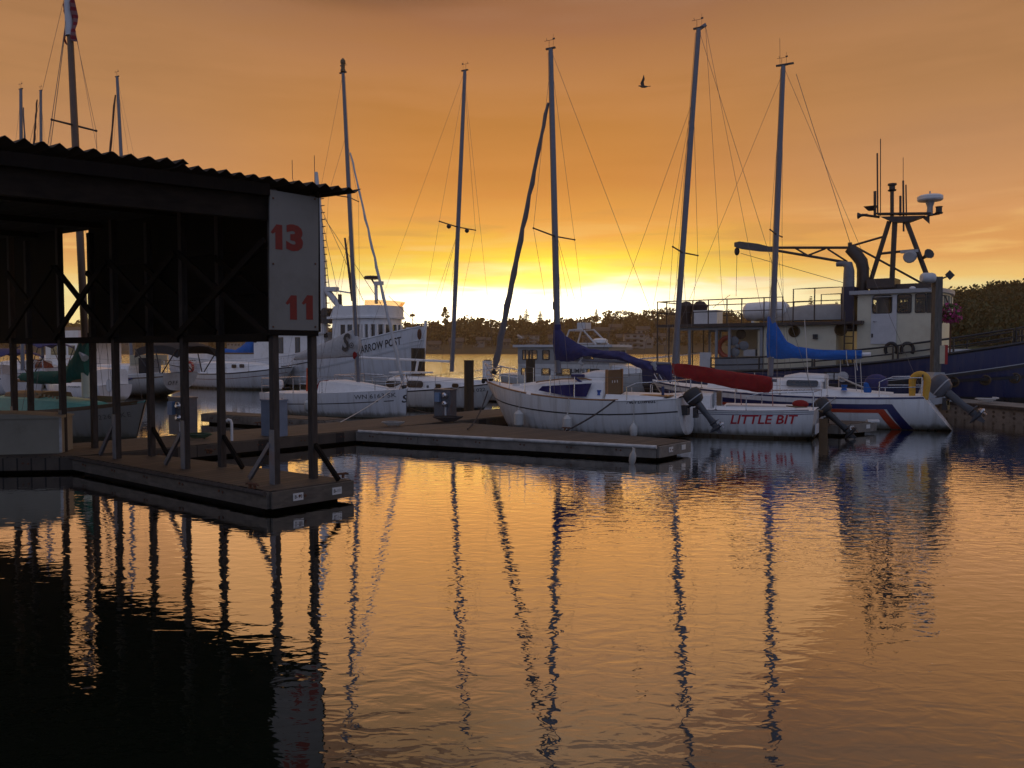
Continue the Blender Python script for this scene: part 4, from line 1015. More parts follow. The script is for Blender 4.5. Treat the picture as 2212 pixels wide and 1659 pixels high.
def ringm(r1, r2, n=20): return MB().add([Vector((math.cos(2 * math.pi * k / n) * r, math.sin(2 * math.pi * k / n) * r, 0)) for r in (r1, r2) for k in range(n)], [(k, (k + 1) % n, n + (k + 1) % n, n + k) for k in range(n)])
emblem(759, 746, ringm(.075, .10), BLKP, 'ring_emblem'); emblem(759, 746, ringm(.0, .03), BLKP, 'ring_emblem')
b.letters('WN 6163 SK', 830, 854, .15, mat('grey_lettering', (.10, .10, .10), .5, .1, 6), .0, .006, name='registration', width=1.35)
b.letters('S', 875, 861, .26, BLKP, .2, .02, name='bow_emblem')
b.pushpit(.15, .55); b.lifelines((.3, .52), .55, (.86, .15), (1.0,)); b.pulpit(.84, .48, forward=-.05)
b.add('orange_pennant_staff', MB().tube([b.c(663, 845, .4), b.c(664, 795, .4)], .035, 6), ORANGE)
b.outboard(Vector((-.05, .1, .78)), 0, 0, .9, WHITE, GREYP)
b.add('red_bundle', MB().tube([b.c(768, 745), b.c(769, 768), b.c(766, 775)], [.05, .12, .06], 8), REDC)
for t, lab in ((.24, 'white fender at the stern end of the boat marked WN 6163 SK'), (.44, 'white fender amidships on the boat marked WN 6163 SK')): hang(b, t, .62, lab, .42, .11, FEN)
mooring(onb(b, .93, .98), wz(735, 912, DZ + .03), .05, 'white mooring line from the bow of the boat marked WN 6163 SK', ROPE)

# ============ white cabin sailboat with raised deck
bw = wz(1078, 888)
CB = Boat('sailboat', 'white cabin sailboat with oval brown windows and bare white boom, behind the power pedestal', 'sailboat', bw + H * 7.6, bw, 'sailboats in the second row')
b = CB; L = b.L
b.hull(2.6, (.72, .72, 1.12), hullmat('cabin_boat_hull', [(-9, (.03, .05, .10)), (.12, (.68, .67, .64))]), dm=.4, hs=.8, bowrake=.75, p=2.3)
sh = b.sheer
b.strip('rub_strake', 0, .99, lambda t: sh(t) - .05, lambda t: sh(t) - .0, BLKP, rows=1)
X0 = b.c(832, 840, 1.05).x
b.cabin('cabin_trunk', [(X0, 1.02, .96, sh(.2) - .02, sh(.3) + .42), (X0 + .12, 1.06, .98, sh(.3) - .02, sh(.3) + .56), (L * .48, 1.12, 1.02, sh(.5) - .02, sh(.5) + .50), (L * .62, 1.04, .92, sh(.6) - .02, sh(.6) + .40), (L * .82, .70, .56, sh(.8) - .02, sh(.8) + .20), (L * .93, .34, .22, sh(.93) - .02, sh(.93) + .06)], DECKW, r=.12, camber=.10)
BRN = mat('brown_tinted_glass', (.05, .028, .012), .12, .3, 3, spec=.8)
b.port(851, 830, .80, .26, 1.02, BRN, WHITE, .45); b.port(897, 830, .80, .27, 1.02, BRN, WHITE, .45)
b.port(947, 834, .28, .16, 1.0, BRN, WHITE, .45); b.port(984, 833, .30, .16, .98, BRN, WHITE, .45); b.port(924, 835, .10, .10, 1.05, PALEG, None, .9, 'vent')
b.add('deck_hatch', MB().box(b.c(888, 806) + Vector((0, 0, .03)), (1.6, .9, .06)), DECKW); b.add('hatch_rail', MB().tube([b.c(862, 807, .4), b.c(870, 804, .4), b.c(905, 805, .4), b.c(916, 810, .4)], .03, 6), DKTEAK)
b.mast((1004, 153), (976, 803), .075); b.spreaders(.487, 1.3, .05, .022); b.rig(.98, .97, True, .47, .55)
b.add('spreader_light', MB().ball(b.sp[0] * .5 + b.mb.lerp(b.mt, .487) * .5 + Vector((0, 0, -.08)), .09).ball(b.sp[1] * .5 + b.mb.lerp(b.mt, .487) * .5 + Vector((0, 0, -.08)), .09), BROWNP, b.mo)
b.boom((776, 772), (972, 781), .05, WHITE); b.add('boom_strut', MB().tube([b.c(903, 779), b.c(898, 806)], .05, 8), WHITE)
b.letters('WN 022', 1040, 842, .13, BLKP, 0, .004, name='registration', width=.7)
b.pulpit(.88, .55); b.pushpit(.16, .6); b.lifelines((.3, .5, .7), .55, (.88, .16))
mooring(onb(b, .36, .7), wz(960, 893, DZ + .05), .25, 'black line drooping from the white cabin sailboat to the pedestal', DKROPE, .018)

# ============ big white workboat
bow = at(919, 800, 46)
AP = Boat('workboat', 'large white wooden workboat lettered ARROW POST with rounded wheelhouse', 'workboat', flat(bow, 0) + H * 20, flat(bow, 0))
b = AP; L = b.L
b.hull(5.2, (2.1, 1.75, 3.75), hullmat('workboat_hull', [(-9, (.05, .022, .012)), (.30, (.50, .49, .47)), (.55, (.66, .66, .67))]), dm=1.2, ds=.2, hs=.75, tm=.5, bowrake=.25, p=3.3, q=.8, m0=.42, m1=.9, bulwark=.75, camber=.10)
sh = b.sheer
b.strip('rub_strake', .0, .995, lambda t: sh(t) - 1.08, lambda t: sh(t) - .98, PALEG, rows=1, eps=.03); b.strip('rub_strake', .0, .7, lambda t: sh(t) - .55 - .2 * (1 - t), lambda t: sh(t) - .50 - .2 * (1 - t), BLKP, rows=1, eps=.02)
b.rail('cap_rail', .0, .99, .02, .06, PALEG, inset=.03)
b.add('stem_post', MB().tube([Vector((L + .02 - .25 * k, 0, sh(1) * (1 - k) + .1)) for k in (-.06, .3, .6, .9)], .09, 8), WHITE)
b.letters('ARROW POST', 850, 745.5, .42, BLKP, 0, .02, 1.05, 'boat_name', width=2.15)
b.add('anchor', MB().ball(b.c(906, 722, .75), (.14, .10, .32)), RUST)
b.add('bow_winch', MB().lathe([(.5, 0), (.55, .2), (.5, .7), (.2, .85)], b.c(872, 734, -.4), (0, 1, 0), 16), BLACK); b.add('white_windlass', MB().lathe([(.2, 0), (.22, .3), (.15, .5)], b.c(883, 726, .2)), WHITE)
# wheelhouse
HW = 1.55; xa = b.c(718, 720, HW).x; xb = b.c(852, 720, 0).x; zt = b.c(790, 687, HW).z; zb0 = b.c(790, 742, HW).z; zw0, zw1 = b.c(800, 729, HW).z, b.c(800, 700, HW).z
def rounded(xa, xb, hw, z, n=9, r=1.0): return [Vector((xa, -hw, z))] + [Vector((xb - r + r * math.sin(a), -hw * math.cos(a), z)) for a in [math.pi * k / n for k in range(n + 1)]] + [Vector((xa, hw, z))]
lo = MB().loft([rounded(xa, xb, HW, zb0 - 1.6), rounded(xa, xb, HW, zw0)]); lo.loft([rounded(xa, xb, HW, zw1), rounded(xa, xb, HW, zt - .01)])
for p in rounded(xa, xb, HW, 0)[1:-1]: lo.box((p.x - .03, p.y * .98, (zw0 + zw1) / 2), (.16, .12, zw1 - zw0))
for k in range(1, 5): lo.box((xa + (xb - 1 - xa) * k / 4.5, HW - .03, (zw0 + zw1) / 2), (.16, .06, zw1 - zw0)); lo.box((xa + (xb - 1 - xa) * k / 4.5, -HW + .03, (zw0 + zw1) / 2), (.16, .06, zw1 - zw0))
lo.box((xa + .25, HW - .03, (zw0 + zw1) / 2), (.5, .06, zw1 - zw0)); lo.box((xa + .25, -HW + .03, (zw0 + zw1) / 2), (.5, .06, zw1 - zw0))
wh = b.add('wheelhouse', lo, WHITE)
gl_ = [Vector((p.x * 1 - .05, p.y * .975, 0)) for p in rounded(xa, xb, HW, 0)]
b.add('window_band', MB().loft([[flat(p, zw0) for p in gl_], [flat(p, zw1) for p in gl_]], cap=False), mat('amber_dark_glass', (.035, .028, .02), .08, .3, 2, spec=.8), wh)
zr0, zr1 = zt, b.c(790, 659, HW).z
b.add('upper_bulwark', MB().loft([rounded(xa - .3, xb + .15, HW + .15, zr0), rounded(xa - .3, xb + .15, HW + .15, zr0 + .12), rounded(xa - .1, xb + .1, HW + .08, zr0 + .14), rounded(xa + .2, xb + .10, HW + .08, zr1)]), WHITE, wh)
SCR = bpy.data.materials.new('amber_screen'); SCR.use_nodes = True
def _scr():
    t = SCR.node_tree; p = t.nodes['Principled BSDF']; p.inputs['Base Color'].default_value = (.8, .45, .2, 1); p.inputs['Transmission Weight'].default_value = .0; p.inputs['Roughness'].default_value = .2
    tr = N(t, 'ShaderNodeBsdfTransparent'); tr.inputs[0].default_value = (.9, .62, .36, 1); mx = N(t, 'ShaderNodeMixShader'); mx.inputs[0].default_value = .35
    t.links.new(tr.outputs[0], mx.inputs[1]); t.links.new(p.outputs[0], mx.inputs[2]); t.links.new(mx.outputs[0], t.nodes['Material Output'].inputs[0])
_scr()
b.add('windscreen', MB().loft([[p + Vector((0, 0, 0)) for p in rounded(xb - 2.2, xb + .05, HW, zr1)[1:-1]], [p for p in rounded(xb - 2.2, xb + .2, HW + .15, zr1 + .28)[1:-1]]], cap=False, closed=False), SCR, wh)
# after deckhouse
HD = 1.5; xa2 = b.c(548, 740, HD).x; xb2 = b.c(700, 740, HD).x; z1_ = b.c(620, 722, HD).z
dh = wbox(b, 'deckhouse', xa2, xb2, -HD, HD, 1.0, z1_, WHITE); wbox(b, 'deckhouse_roof', xa2 - .2, xb2 + .2, -HD - .2, HD + .2, z1_, z1_ + .10, PALEG)
DKR = mat('dark_red_wood', (.10, .012, .012), .4, .2, 6)
for px in (607, 643, 670): b.port(px, 746, .36, .95, HD, GLASS, DKTEAK, .1, 'door' if px == 607 else 'window', dh)
b.port(551, 735, .3, .3, HD, GLASS, None, .9, 'porthole', dh); b.port(704, 724, .3, .3, HW, GLASS, None, .9, 'porthole', dh)
b.add('ladder', MB().tube([b.c(674, 765, HD + .1), b.c(674, 690, HD + .1)], .03, 6).tube([b.c(681, 765, HD + .1), b.c(681, 690, HD + .1)], .03, 6).tube([b.c(674, 750, HD + .1), b.c(681, 750, HD + .1)], .02, 5).tube([b.c(674, 735, HD + .1), b.c(681, 735, HD + .1)], .02, 5).tube([b.c(674, 720, HD + .1), b.c(681, 720, HD + .1)], .02, 5), BLKP)
# masts, derrick, aerials
mst = b.add('mast', MB().tube([b.c(701, 720), b.c(696, 560), b.c(688, 430), b.c(683, 372)], [.24, .20, .16, .11], 10), PALEG)
stp = MB()
for k in range(16):
    y = 430 + k * 15; c = b.c(689 + (y - 430) * .05, y); stp.box(c + Vector((.24, 0, 0)), (.34, .05, .05))
b.add('mast_step', stp, BLKP, mst)
b.add('aerial', MB().tube([b.c(680, 400), b.c(679, 336)], .02, 5), BLKP, mst); b.add('aerial', MB().tube([b.c(632, 385), b.c(631, 346)], .02, 5).tube([b.c(632, 385), b.c(640, 420), b.c(660, 560)], .02, 5), BLKP, mst)
b.add('crosstree', MB().tube([b.c(684, 622), b.c(726, 626)], .14, 8).box(b.c(716, 625), (.9, .4, .25)).tube([b.c(726, 628), b.c(765, 634)], .05, 6), PALEG, mst)
b.add('derrick_boom', MB().tube([b.c(707, 628), b.c(738, 668)], .20, 10), PALEG, mst)
b.add('winch_drum', MB().lathe([(.3, -.5), (.3, .5)], b.c(712, 676), (0, 1, 0), 12).box(b.c(712, 690), (.8, 1.0, .5)), BLKP)
b.add('stack', MB().tube([b.c(735, 660), b.c(734, 636)], .12, 8), BLKP)
b.add('topmast', MB().tube([b.c(745, 514), b.c(762, 650)], [.06, .10], 8), BROWNP)
b.wires([[b.c(689, 440), b.c(785, 650)], [b.c(700, 470), b.c(845, 690)], [b.c(705, 560), b.c(716, 690), ], [b.c(690, 470), b.c(722, 690)], [b.c(690, 450), b.c(740, 680)], [b.c(809, 549), b.c(790, 480)], [b.c(840, 640), b.c(918, 716)]], .018)
b.add('radar_scanner', MB().lathe([(.45, 0), (.48, .1), (.4, .18), (.1, .2)], b.c(803, 603)).tube([b.c(803, 603), b.c(808, 612), b.c(812, 618)], .05, 6), BROWNP, wh)
b.add('horn_post', MB().tube([b.c(813, 656), b.c(812, 614)], .10, 8).box(b.c(818, 612), (.6, .2, .22)), PALEG, wh)
# steadying sail aft and the tender
b.add('aft_mast', MB().tube([b.c(546, 770), b.c(543, 690)], .10, 8), ALU)
b.cover('blue_sail_cover', [(486, 753, 762), (510, 756, 768), (530, 742, 778), (538, 730, 781), (547, 729, 781), (549, 737, 778)], .3, BLUEC, .06, seed=8)
tb = MB(); c = b.c(524, 772, 1.2)
tb.loft([[c + Vector((x, y * w, z)) for y, z in ((-1, .25), (-.8, -.25), (0, -.4), (.8, -.25), (1, .25))] for x, w in ((-1.6, .5), (-.8, .7), (.4, .65), (1.2, .35), (1.6, .03))], closed=False)
b.add('tender', tb, WHITE); b.add('tender_rim', MB().tube([c + Vector((x, w, .26)) for x, w in ((-1.6, .5), (-.8, .7), (.4, .65), (1.2, .35), (1.6, .0), (1.2, -.35), (.4, -.65), (-.8, -.7), (-1.6, -.5), (-1.6, .5))], .05, 6), DKTEAK)

# ============ boats seen under and over the boathouse
bw = at(637, 800, 47)
KB = Boat('sailboat', 'white sailboat with dark-lined hull and small square windows, seen between two boathouse posts', 'sailboat', flat(bw, 0) + H * 8.6, flat(bw, 0), 'sailboats behind the boathouse')
b = KB; L = b.L; b.hull(2.9, (.98, .95, 1.42), hullmat('window_boat_hull', [(-9, (.02, .02, .022)), (.1, (.62, .62, .62))]), dm=.5, hs=.75, bowrake=1.3); sh = b.sheer
b.strip('rub_strake', 0, .99, lambda t: sh(t) - .07, lambda t: sh(t), BLKP, rows=1); b.strip('hull_line', 0, .98, lambda t: sh(t) - .36, lambda t: sh(t) - .33, DKR, rows=1)
b.cabin('cabin_trunk', [(L * .18, 1.0, .9, sh(.2) - .02, sh(.2) + .66), (L * .3, 1.05, .95, sh(.3) - .02, sh(.3) + .68), (L * .6, .9, .75, sh(.6) - .02, sh(.6) + .55), (L * .85, .45, .3, sh(.85) - .02, sh(.85) + .1)], DECKW, r=.12)
for px in (479, 506, 523): b.port(px, 792 - (px - 479) * .03, .42, .22, .98, GLASS, WHITE, .3)
b.add('cockpit_shelter', MB().box((L * .10, 0, sh(.1) + .3), (.9, 1.6, .6)), PALEG); b.pushpit(.14, .6); b.pulpit(.88, .5); b.lifelines((.3, .5, .7), .55)
b.add('life_ring', MB().tube([Vector((L * .08, 1.05 * b.side, sh(.1) + .35)) + Vector((math.cos(a) * .3, 0, math.sin(a) * .3)) for a in [R(k * 30) for k in range(13)]], .08, 8), REDP)

st = wz(392, 857)
OB = Boat('sailboat', 'white sailboat with black canopy and rounded stern lettered OFF, bow away to the left', 'sailboat', st, st + H * 9.6, 'sailboats behind the boathouse')
b = OB; L = b.L; b.hull(3.1, (1.22, 1.1, 1.5), hullmat('canopy_boat_hull', [(-9, (.12, .03, .02)), (.06, (.62, .62, .6))]), dm=.5, ds=-.32, hs=.66, bowrake=1.1, sternrake=.25, m0=.7); sh = b.sheer
b.strip('hull_line', 0, .98, lambda t: sh(t) - .20, lambda t: sh(t) - .14, DKTEAK, rows=1); b.rail('toe_rail', 0, .98, .02, .03, WHITE)
b.cabin('cabin_trunk', [(L * .30, 1.0, .9, sh(.3) - .02, sh(.3) + .5), (L * .42, 1.05, .95, sh(.4) - .02, sh(.4) + .52), (L * .62, .9, .75, sh(.6) - .02, sh(.6) + .42), (L * .82, .45, .3, sh(.82) - .02, sh(.82) + .1)], DECKW, r=.12)
def canopy(b, x0, x1, w, z0, z1, m=BLACKC, drop=.5, name='canopy'):
    rr = []
    for k in range(9):
        u = k / 8; x = x0 + (x1 - x0) * u; dz = -.22 * abs(u * 2 - 1) ** 3
        rr.append([Vector((x, w * y, z1 + dz + z)) for y, z in ((-1, -drop), (-.94, -.10), (-.5, .06), (0, .10), (.5, .06), (.94, -.10), (1, -drop), (.95, -drop), (.5, .02), (0, .06), (-.5, .02), (-.95, -drop))])
    c = b.add(name, MB().loft(rr), m)
    lg = MB()
    for sd in (1, -1):
        for xa_, xb_ in ((x0 + .02, x0 + (x1 - x0) * .35), (x0 + (x1 - x0) * .5, x0 + (x1 - x0) * .4), (x1 - .02, x0 + (x1 - x0) * .62)): lg.tube([(xa_, w * sd * .98, z1 - .28), (xb_, w * sd, z0)], .03, 6)
    b.add('canopy_frame', lg, BLKP, c)
zc0, zc1 = sh(.15) + .1, b.c(340, 742, 0).z
canopy(b, b.c(384, 755, 1.2).x, b.c(292, 755, 1.2).x, 1.25, zc0, zc1)
b.add('black_side_curtain', MB().box((L * .12, 1.22 * b.side, sh(.1) + .42), (.95, .03, .8)), BLACKC)
b.add('dodger_window', MB().box((L * .26, 0, sh(.3) + .75), (.03, 2.2, .55)), CREAM); b.add('instrument_pod', MB().box((L * .18, .3 * b.side, sh(.2) + .45), (.5, .5, .7)), PALEG)
vs, fs = text2d('OFF', .20, 0, .006, 'RIGHT', 1.3); b.add('transom_lettering', MB().add([b.P(0, .35, b.side) * 0 + Vector((-.035 + .25 * max(0, (sh(0) - (.78 + v.y)) / 1.0), -b.side * (-.36 + 0) + b.side * -v.x * 1.0 - b.side * .2, .62 + v.y)) for v in vs], fs), BLKP, smooth=0)
b.mast((253, 166), (285, 792), .10); b.furl((249, 205), (196, 792), .10, mat('brown_furled_sail', (.12, .06, .04), .8, .2, 8)); b.spreaders(.5, .9, 0); b.rig(0, .97, True, .48, .52)
b.pushpit(.14, .62); b.lifelines((.3, .5, .7), .55); b.add('stern_lamp', MB().ball(b.c(338, 735), .10), WHITE)
mooring(onb(b, .2, .95), onb(b, .48, .15), .0, 'blue line hanging along the hull of the boat with black canopy', mat('blue_rope', (.02, .04, .2), .9, .2, 20), .03)

# wooden green-decked boat in the covered slip
bw = at(315, 900, 20.6)
GB = Boat('wooden_sailboat', 'old wooden sailboat with turquoise deck and green sail cover, bow beside the walkway', 'sailboat', flat(bw, 0) + H * 8.6, flat(bw, 0), 'sailboats behind the boathouse')
b = GB; L = b.L; b.hull(2.7, (.86, .72, 1.10), hullmat('wooden_hull', [(-9, (.05, .05, .045)), (.12, (.30, .285, .25))], .6), dm=.5, hs=.6, bowrake=.45, p=2.3, q=.85, deck=False, m0=.6); sh = b.sheer
TURQ = mat('turquoise_deck', (.12, .36, .30), .5, .15, 5, dirt=(.1, .16, .12), dirt_amt=.4)
dk = MB().loft([[Vector((L * t, b.hb(t) * .97 * k, sh(t) - .06 + .06 * (1 - k * k))) for k in (-1, -.5, 0, .5, 1)] for t in [i / 30 for i in range(31)]], cap=False, closed=False); b.add('deck', dk, TURQ)
b.strip('black_band', .0, .80, lambda t: sh(t) - .40 + .1 * t, lambda t: sh(t) - .20 + .04 * t, BLACK); b.strip('bulwark_strake', 0, .985, lambda t: sh(t) - .10, lambda t: sh(t) + .02, DKTEAK)
b.cabin('cabin_trunk', [(L * .30, .8, .66, sh(.3) - .08, sh(.3) + .30), (L * .5, .85, .68, sh(.5) - .08, sh(.5) + .30), (L * .68, .66, .5, sh(.68) - .08, sh(.68) + .18), (L * .78, .36, .26, sh(.78) - .08, sh(.78) + .05)], TURQ, r=.05)
b.cabin('sliding_hatch', [(L * .34, .5, .46, sh(.4) + .28, sh(.4) + .44), (L * .54, .5, .46, sh(.5) + .30, sh(.5) + .44)], DKTEAK, r=.04, camber=.05)
b.add('pin_rail', MB().box((L * .74, .3, sh(.7) + .22), (.8, .06, .16)), DKTEAK)
for k, px in enumerate((80, 88, 97, 106, 115, 124)): b.port(px, 851 + k * 1.7, .10, .07, .76, BLKP, None, .4, 'portlight')
b.letters('2265 KE', 277, 896, .12, mat('faded_lettering', (.12, .11, .1), .6, .1, 5), 0, .004, 1.25, 'registration')
b.mast((146, -35), (190, 858), .10, mat('mast_wood', (.12, .065, .035), .5, .3, 4, stretch=(4, 4, .5)), masthead=False)
b.add('mast_top_paint', MB().tube([b.mb.lerp(b.mt, .875), b.mt], [.115, .10], 12), PALEG, b.mo); b.add('mast_foot_band', MB().tube([b.mb.lerp(b.mt, .0), b.mb.lerp(b.mt, .06)], [.15, .14], 12), CREAM, b.mo)
b.spreaders(.66, .62, .0, .025); b.rig(.99, .96, True, .64, .62)
b.wires([[b.mb.lerp(b.mt, .95), b.c(98, 350), b.c(75, 560)], [b.mb.lerp(b.mt, .95), b.c(105, 350)]], .01)
b.cover('sail_cover', [(48, 806, 823), (80, 803, 829), (127, 801, 830), (150, 786, 827), (163, 763, 823), (174, 738, 819), (184, 724, 818), (193, 728, 816)], .16, GREENC, .05, seed=5)
b.boom((40, 822), (188, 822), .05, TEAK); b.add('cover_patch', MB().tube([b.c(172, 762, .14), b.c(184, 774, .16)], [.03, .10], 8), GREYC)
b.add('vang_block', MB().tube([b.c(93, 829), b.c(88, 860)], .03, 6), ROPE)
fl_ = MB(); fc = b.mb.lerp(b.mt, .925)
for k in range(2):
    g = []
    for i in range(9):
        u = i / 8; g.append([fc + Vector(((.0 + .28 * u) * (1 if k == 0 else -.75), .05 * math.sin(u * 7 + k) , .62 - 1.1 * v - .28 * u + .05 * math.sin(u * 9 + v * 4))) + Vector((0, .05 * math.sin(v * 8 + u * 5), 0)) for v in [j / 6 for j in range(7)]])
    fl_.loft(g, cap=False, closed=False)
fm = bpy.data.materials.new('flag_cloth'); fm.use_nodes = True
def _flag():
    t = fm.node_tree; tc = N(t, 'ShaderNodeTexCoord'); s_ = N(t, 'ShaderNodeSeparateXYZ'); t.links.new(tc.outputs['Object'], s_.inputs[0])
    w = math_n(t, 'FRACT', math_n(t, 'MULTIPLY', s_.outputs[2], 5.2)); c = mixc(t, math_n(t, 'GREATER_THAN', w, .5), (.20, .012, .022), (.22, .10, .10))
    t.links.new(c, t.nodes['Principled BSDF'].inputs['Base Color']); t.nodes['Principled BSDF'].inputs['Roughness'].default_value = .9
_flag()
fo = fl_.build('flag', fm, None, label='furled red striped flag at the top of the tall wooden mast', cat='flag'); fo.location = b.S; fo.rotation_euler = (0, 0, b.rz)

# left-hand boats
st = wz(52, 856)
LA = Boat('sailboat', 'white sailboat with navy stripe and navy canopy at the far left, under the boathouse', 'sailboat', st, st + H * 9, 'sailboats behind the boathouse')
b = LA; L = b.L; b.hull(3.0, (1.15, 1.05, 1.4), hullmat('left_hull', [(-9, (.02, .02, .03)), (.1, (.64, .64, .64))]), dm=.5, hs=.75, bowrake=1.0); sh = b.sheer
b.strip('navy_stripe', 0, .98, lambda t: sh(t) - .26, lambda t: sh(t) - .18, NAVYP, rows=1)
b.cabin('cabin_trunk', [(L * .3, 1.0, .9, sh(.3) - .02, sh(.3) + .5), (L * .6, .9, .75, sh(.6) - .02, sh(.6) + .42), (L * .82, .45, .3, sh(.82) - .02, sh(.82) + .1)], DECKW, r=.12)
canopy(b, L * .02, L * .32, 1.2, sh(.2) + .1, b.c(40, 757).z, NAVYC, .16); b.pushpit(.14, .62); b.lifelines((.3, .5, .7), .55)
b.mast((45, 193), (49, 800), .10); b.furl((50, 232), (70, 640), .07, SAILR); b.spreaders(.45, .9); b.rig(0, .97, True, .4, .5)
st = at(128, 830, 52)
LC = Boat('sailboat', 'white sailboat with rust-brown sail cover at the left, behind the green-covered boat', 'sailboat', flat(st, 0), flat(st, 0) + H * 9, 'sailboats behind the boathouse')
b = LC; L = b.L; b.hull(3.0, (1.2, 1.1, 1.5), hullmat('brown_cover_hull', [(-9, (.02, .02, .03)), (.1, (.62, .62, .62))]), dm=.5, hs=.75, bowrake=1.0); sh = b.sheer
b.cabin('cabin_trunk', [(L * .25, 1.0, .9, sh(.3) - .02, sh(.3) + .55), (L * .6, .9, .75, sh(.6) - .02, sh(.6) + .45), (L * .82, .45, .3, sh(.82) - .02, sh(.82) + .1)], DECKW, r=.12)
canopy(b, L * .02, L * .30, 1.2, sh(.2) + .1, sh(.2) + 1.75, NAVYC, .16); b.cover('sail_cover', [(40, 783, 800), (60, 778, 801), (90, 776, 802), (108, 785, 800)], .25, mat('rust_canvas', (.22, .05, .02), .85, .2, 8), .05, seed=7)
b.mast((88, 196), (92, 800), .11); b.furl((80, 215), (66, 420), .1, MATS['brown_furled_sail']); b.spreaders(.5, .9); b.rig(0, .97, True, .48, .5); b.pushpit(.14, .62)
st = wz(250, 866)
HB = Boat('motor_launch', 'small white cabin launch lettered HARBOR, behind the wooden mast', 'launch', st, st + H * 5.5)
b = HB; L = b.L; b.hull(2.0, (.75, .70, .9), hullmat('launch_hull', [(-9, (.02, .02, .03)), (.05, (.66, .66, .66))]), dm=.3, hs=.85, bowrake=.6); sh = b.sheer
cb = b.cabin('cabin', [(.25, .85, .8, .7, 1.45), (1.5, .9, .82, .7, 1.5), (2.6, .8, .6, .7, 1.30)], WHITE, r=.1); b.port(236, 833, .32, .52, .86, PALEG, GREYP, .45, 'window', cb)
b.letters('HARBOR', 160, 834, .15, BLKP, 0, .006, name='boat_name')
st = at(262, 800, 58)
TR = Boat('trawler', 'white flybridge trawler with maroon awning, behind the boathouse posts', 'motor yacht', flat(st, 0), flat(st, 0) + H * 10)
b = TR; L = b.L; b.hull(3.6, (1.3, 1.2, 2.0), hullmat('trawler_hull', [(-9, (.02, .02, .03)), (.1, (.64, .64, .64))]), dm=.6, hs=.85, bowrake=.8); sh = b.sheer
wbox(b, 'saloon', L * .2, L * .7, -1.4, 1.4, 1.1, 3.0, WHITE); wbox(b, 'flybridge', L * .3, L * .6, -1.3, 1.3, 3.002, 3.8, WHITE); wbox(b, 'awning', L * .0, L * .32, -1.5, 1.5, 3.1, 3.2, REDC)
for k in range(4): b.add('window', MB().box((L * .26 + k * 1.1, 1.41 * b.side, 2.35), (.8, .02, .7)), GLASS)

# ============ grey pilothouse workboat behind the front sailboat
st = at(1106, 800, 47.5)
LP_ = Boat('pilothouse_boat', 'grey and white pilothouse workboat lettered LIMPET, behind the dark blue sail cover', 'workboat', flat(st, 0), flat(st, 0) - H * 11.5)
b = LP_; L = b.L; b.hull(3.2, (1.0, .95, 1.5), hullmat('pilothouse_hull', [(-9, (.02, .02, .03)), (.1, (.60, .60, .58))]), dm=.6, hs=.85, bowrake=.8); sh = b.sheer
GP2 = mat('pilothouse_grey', (.30, .30, .29), .5, .1, 4, dirt=(.2, .17, .13), dirt_amt=.3)
hw = 1.25; X = lambda px: b.c(px, 780, hw).x; Zc = lambda px, py: b.c(px, py, hw).z
zr = Zc(1200, 750); z_b = sh(.1) + .05
xA, xB = X(1119), X(1316)
W1 = [(X(1130), X(1142), Zc(1136, 776), Zc(1136, 757)), (X(1145), X(1160), Zc(1136, 776), Zc(1136, 757)), (X(1173), X(1187), Zc(1136, 776), Zc(1136, 757)), (X(1204), X(1222), Zc(1136, 776), Zc(1136, 757)), (X(1236), X(1246), Zc(1136, 776), Zc(1136, 757)), (X(1262), X(1282), Zc(1136, 776), Zc(1136, 757))]
zm = Zc(1136, 786)
glazed(b, 'pilothouse', xA, xB, hw, zm, zr, W1, GP2)
W2 = [(X(1128), X(1142), Zc(1136, 819), Zc(1136, 796)), (X(1172), X(1189), Zc(1136, 819), Zc(1136, 796)), (X(1203), X(1234), Zc(1136, 819), Zc(1136, 796)), (X(1270), X(1296), Zc(1136, 819), Zc(1136, 796))]
xC = X(1318)
glazed(b, 'lower_cabin', xA + .03, xC, hw + .03, z_b - .3, zm - .002, W2, mat('pilothouse_white', (.55, .55, .53), .45, .08, 4, dirt=(.3, .26, .2), dirt_amt=.3))
rf = wbox(b, 'pilothouse_roof', xA - .25, xB + .25, -hw - .18, hw + .18, zr + .002, zr + .14, PALEG)
b.cabin('foredeck_trunk', [(xC + .01, 1.2, 1.1, .8, zm - .05), (X(1420), .9, .75, .8, zm - .30), (X(1436), .6, .5, .8, 1.2)], WHITE, r=.1)
vs, fs = text2d('LIMPET', .24, 0, .01); cc = b.c(1252, 801, hw + .07); b.add('boat_name', MB().add([Vector((cc.x - b.side * v.x, cc.y, cc.z + v.y - .12)) for v in vs], fs), BLKP, smooth=0)
ar = MB()
for sd in (1, -1): ar.tube([(X(1212), sd * .9, zr + .14), (X(1222), sd * .8, zr + .95), (X(1250), sd * .8, zr + 1.0), (X(1282), sd * .9, zr + .14)], .05, 8)
ar.tube([(X(1222), -.8, zr + .95), (X(1222), .8, zr + .95)], .05, 8); b.add('radar_arch', ar, PALEG, rf)
b.add('deck_locker', MB().box((X(1238), .2, zr + 1.22), (.5, .8, .34)), PALEG, rf)
b.add('radar_dome', MB().lathe([(.32, 0), (.42, .06), (.42, .2), (.3, .28), (.05, .3)], (X(1283), .4 * b.side, zr + .2)), WHITE, rf)
b.add('grab_rail', MB().tube([Vector((X(px), (hw + .2) * b.side, Zc(px, 786) + .2)) for px in (1240, 1290, 1340, 1360)], .025, 6).tube([Vector((X(1360), (hw + .2) * b.side, Zc(1360, 786) + .2)), Vector((X(1362), (hw + .2) * b.side, 1.0))], .025, 6), STEEL)
b.rail('bow_rail', .6, .99, .75, .025, STEEL); b.lifelines((.62, .72, .82, .92), .75, (.97, .6), (.5,))
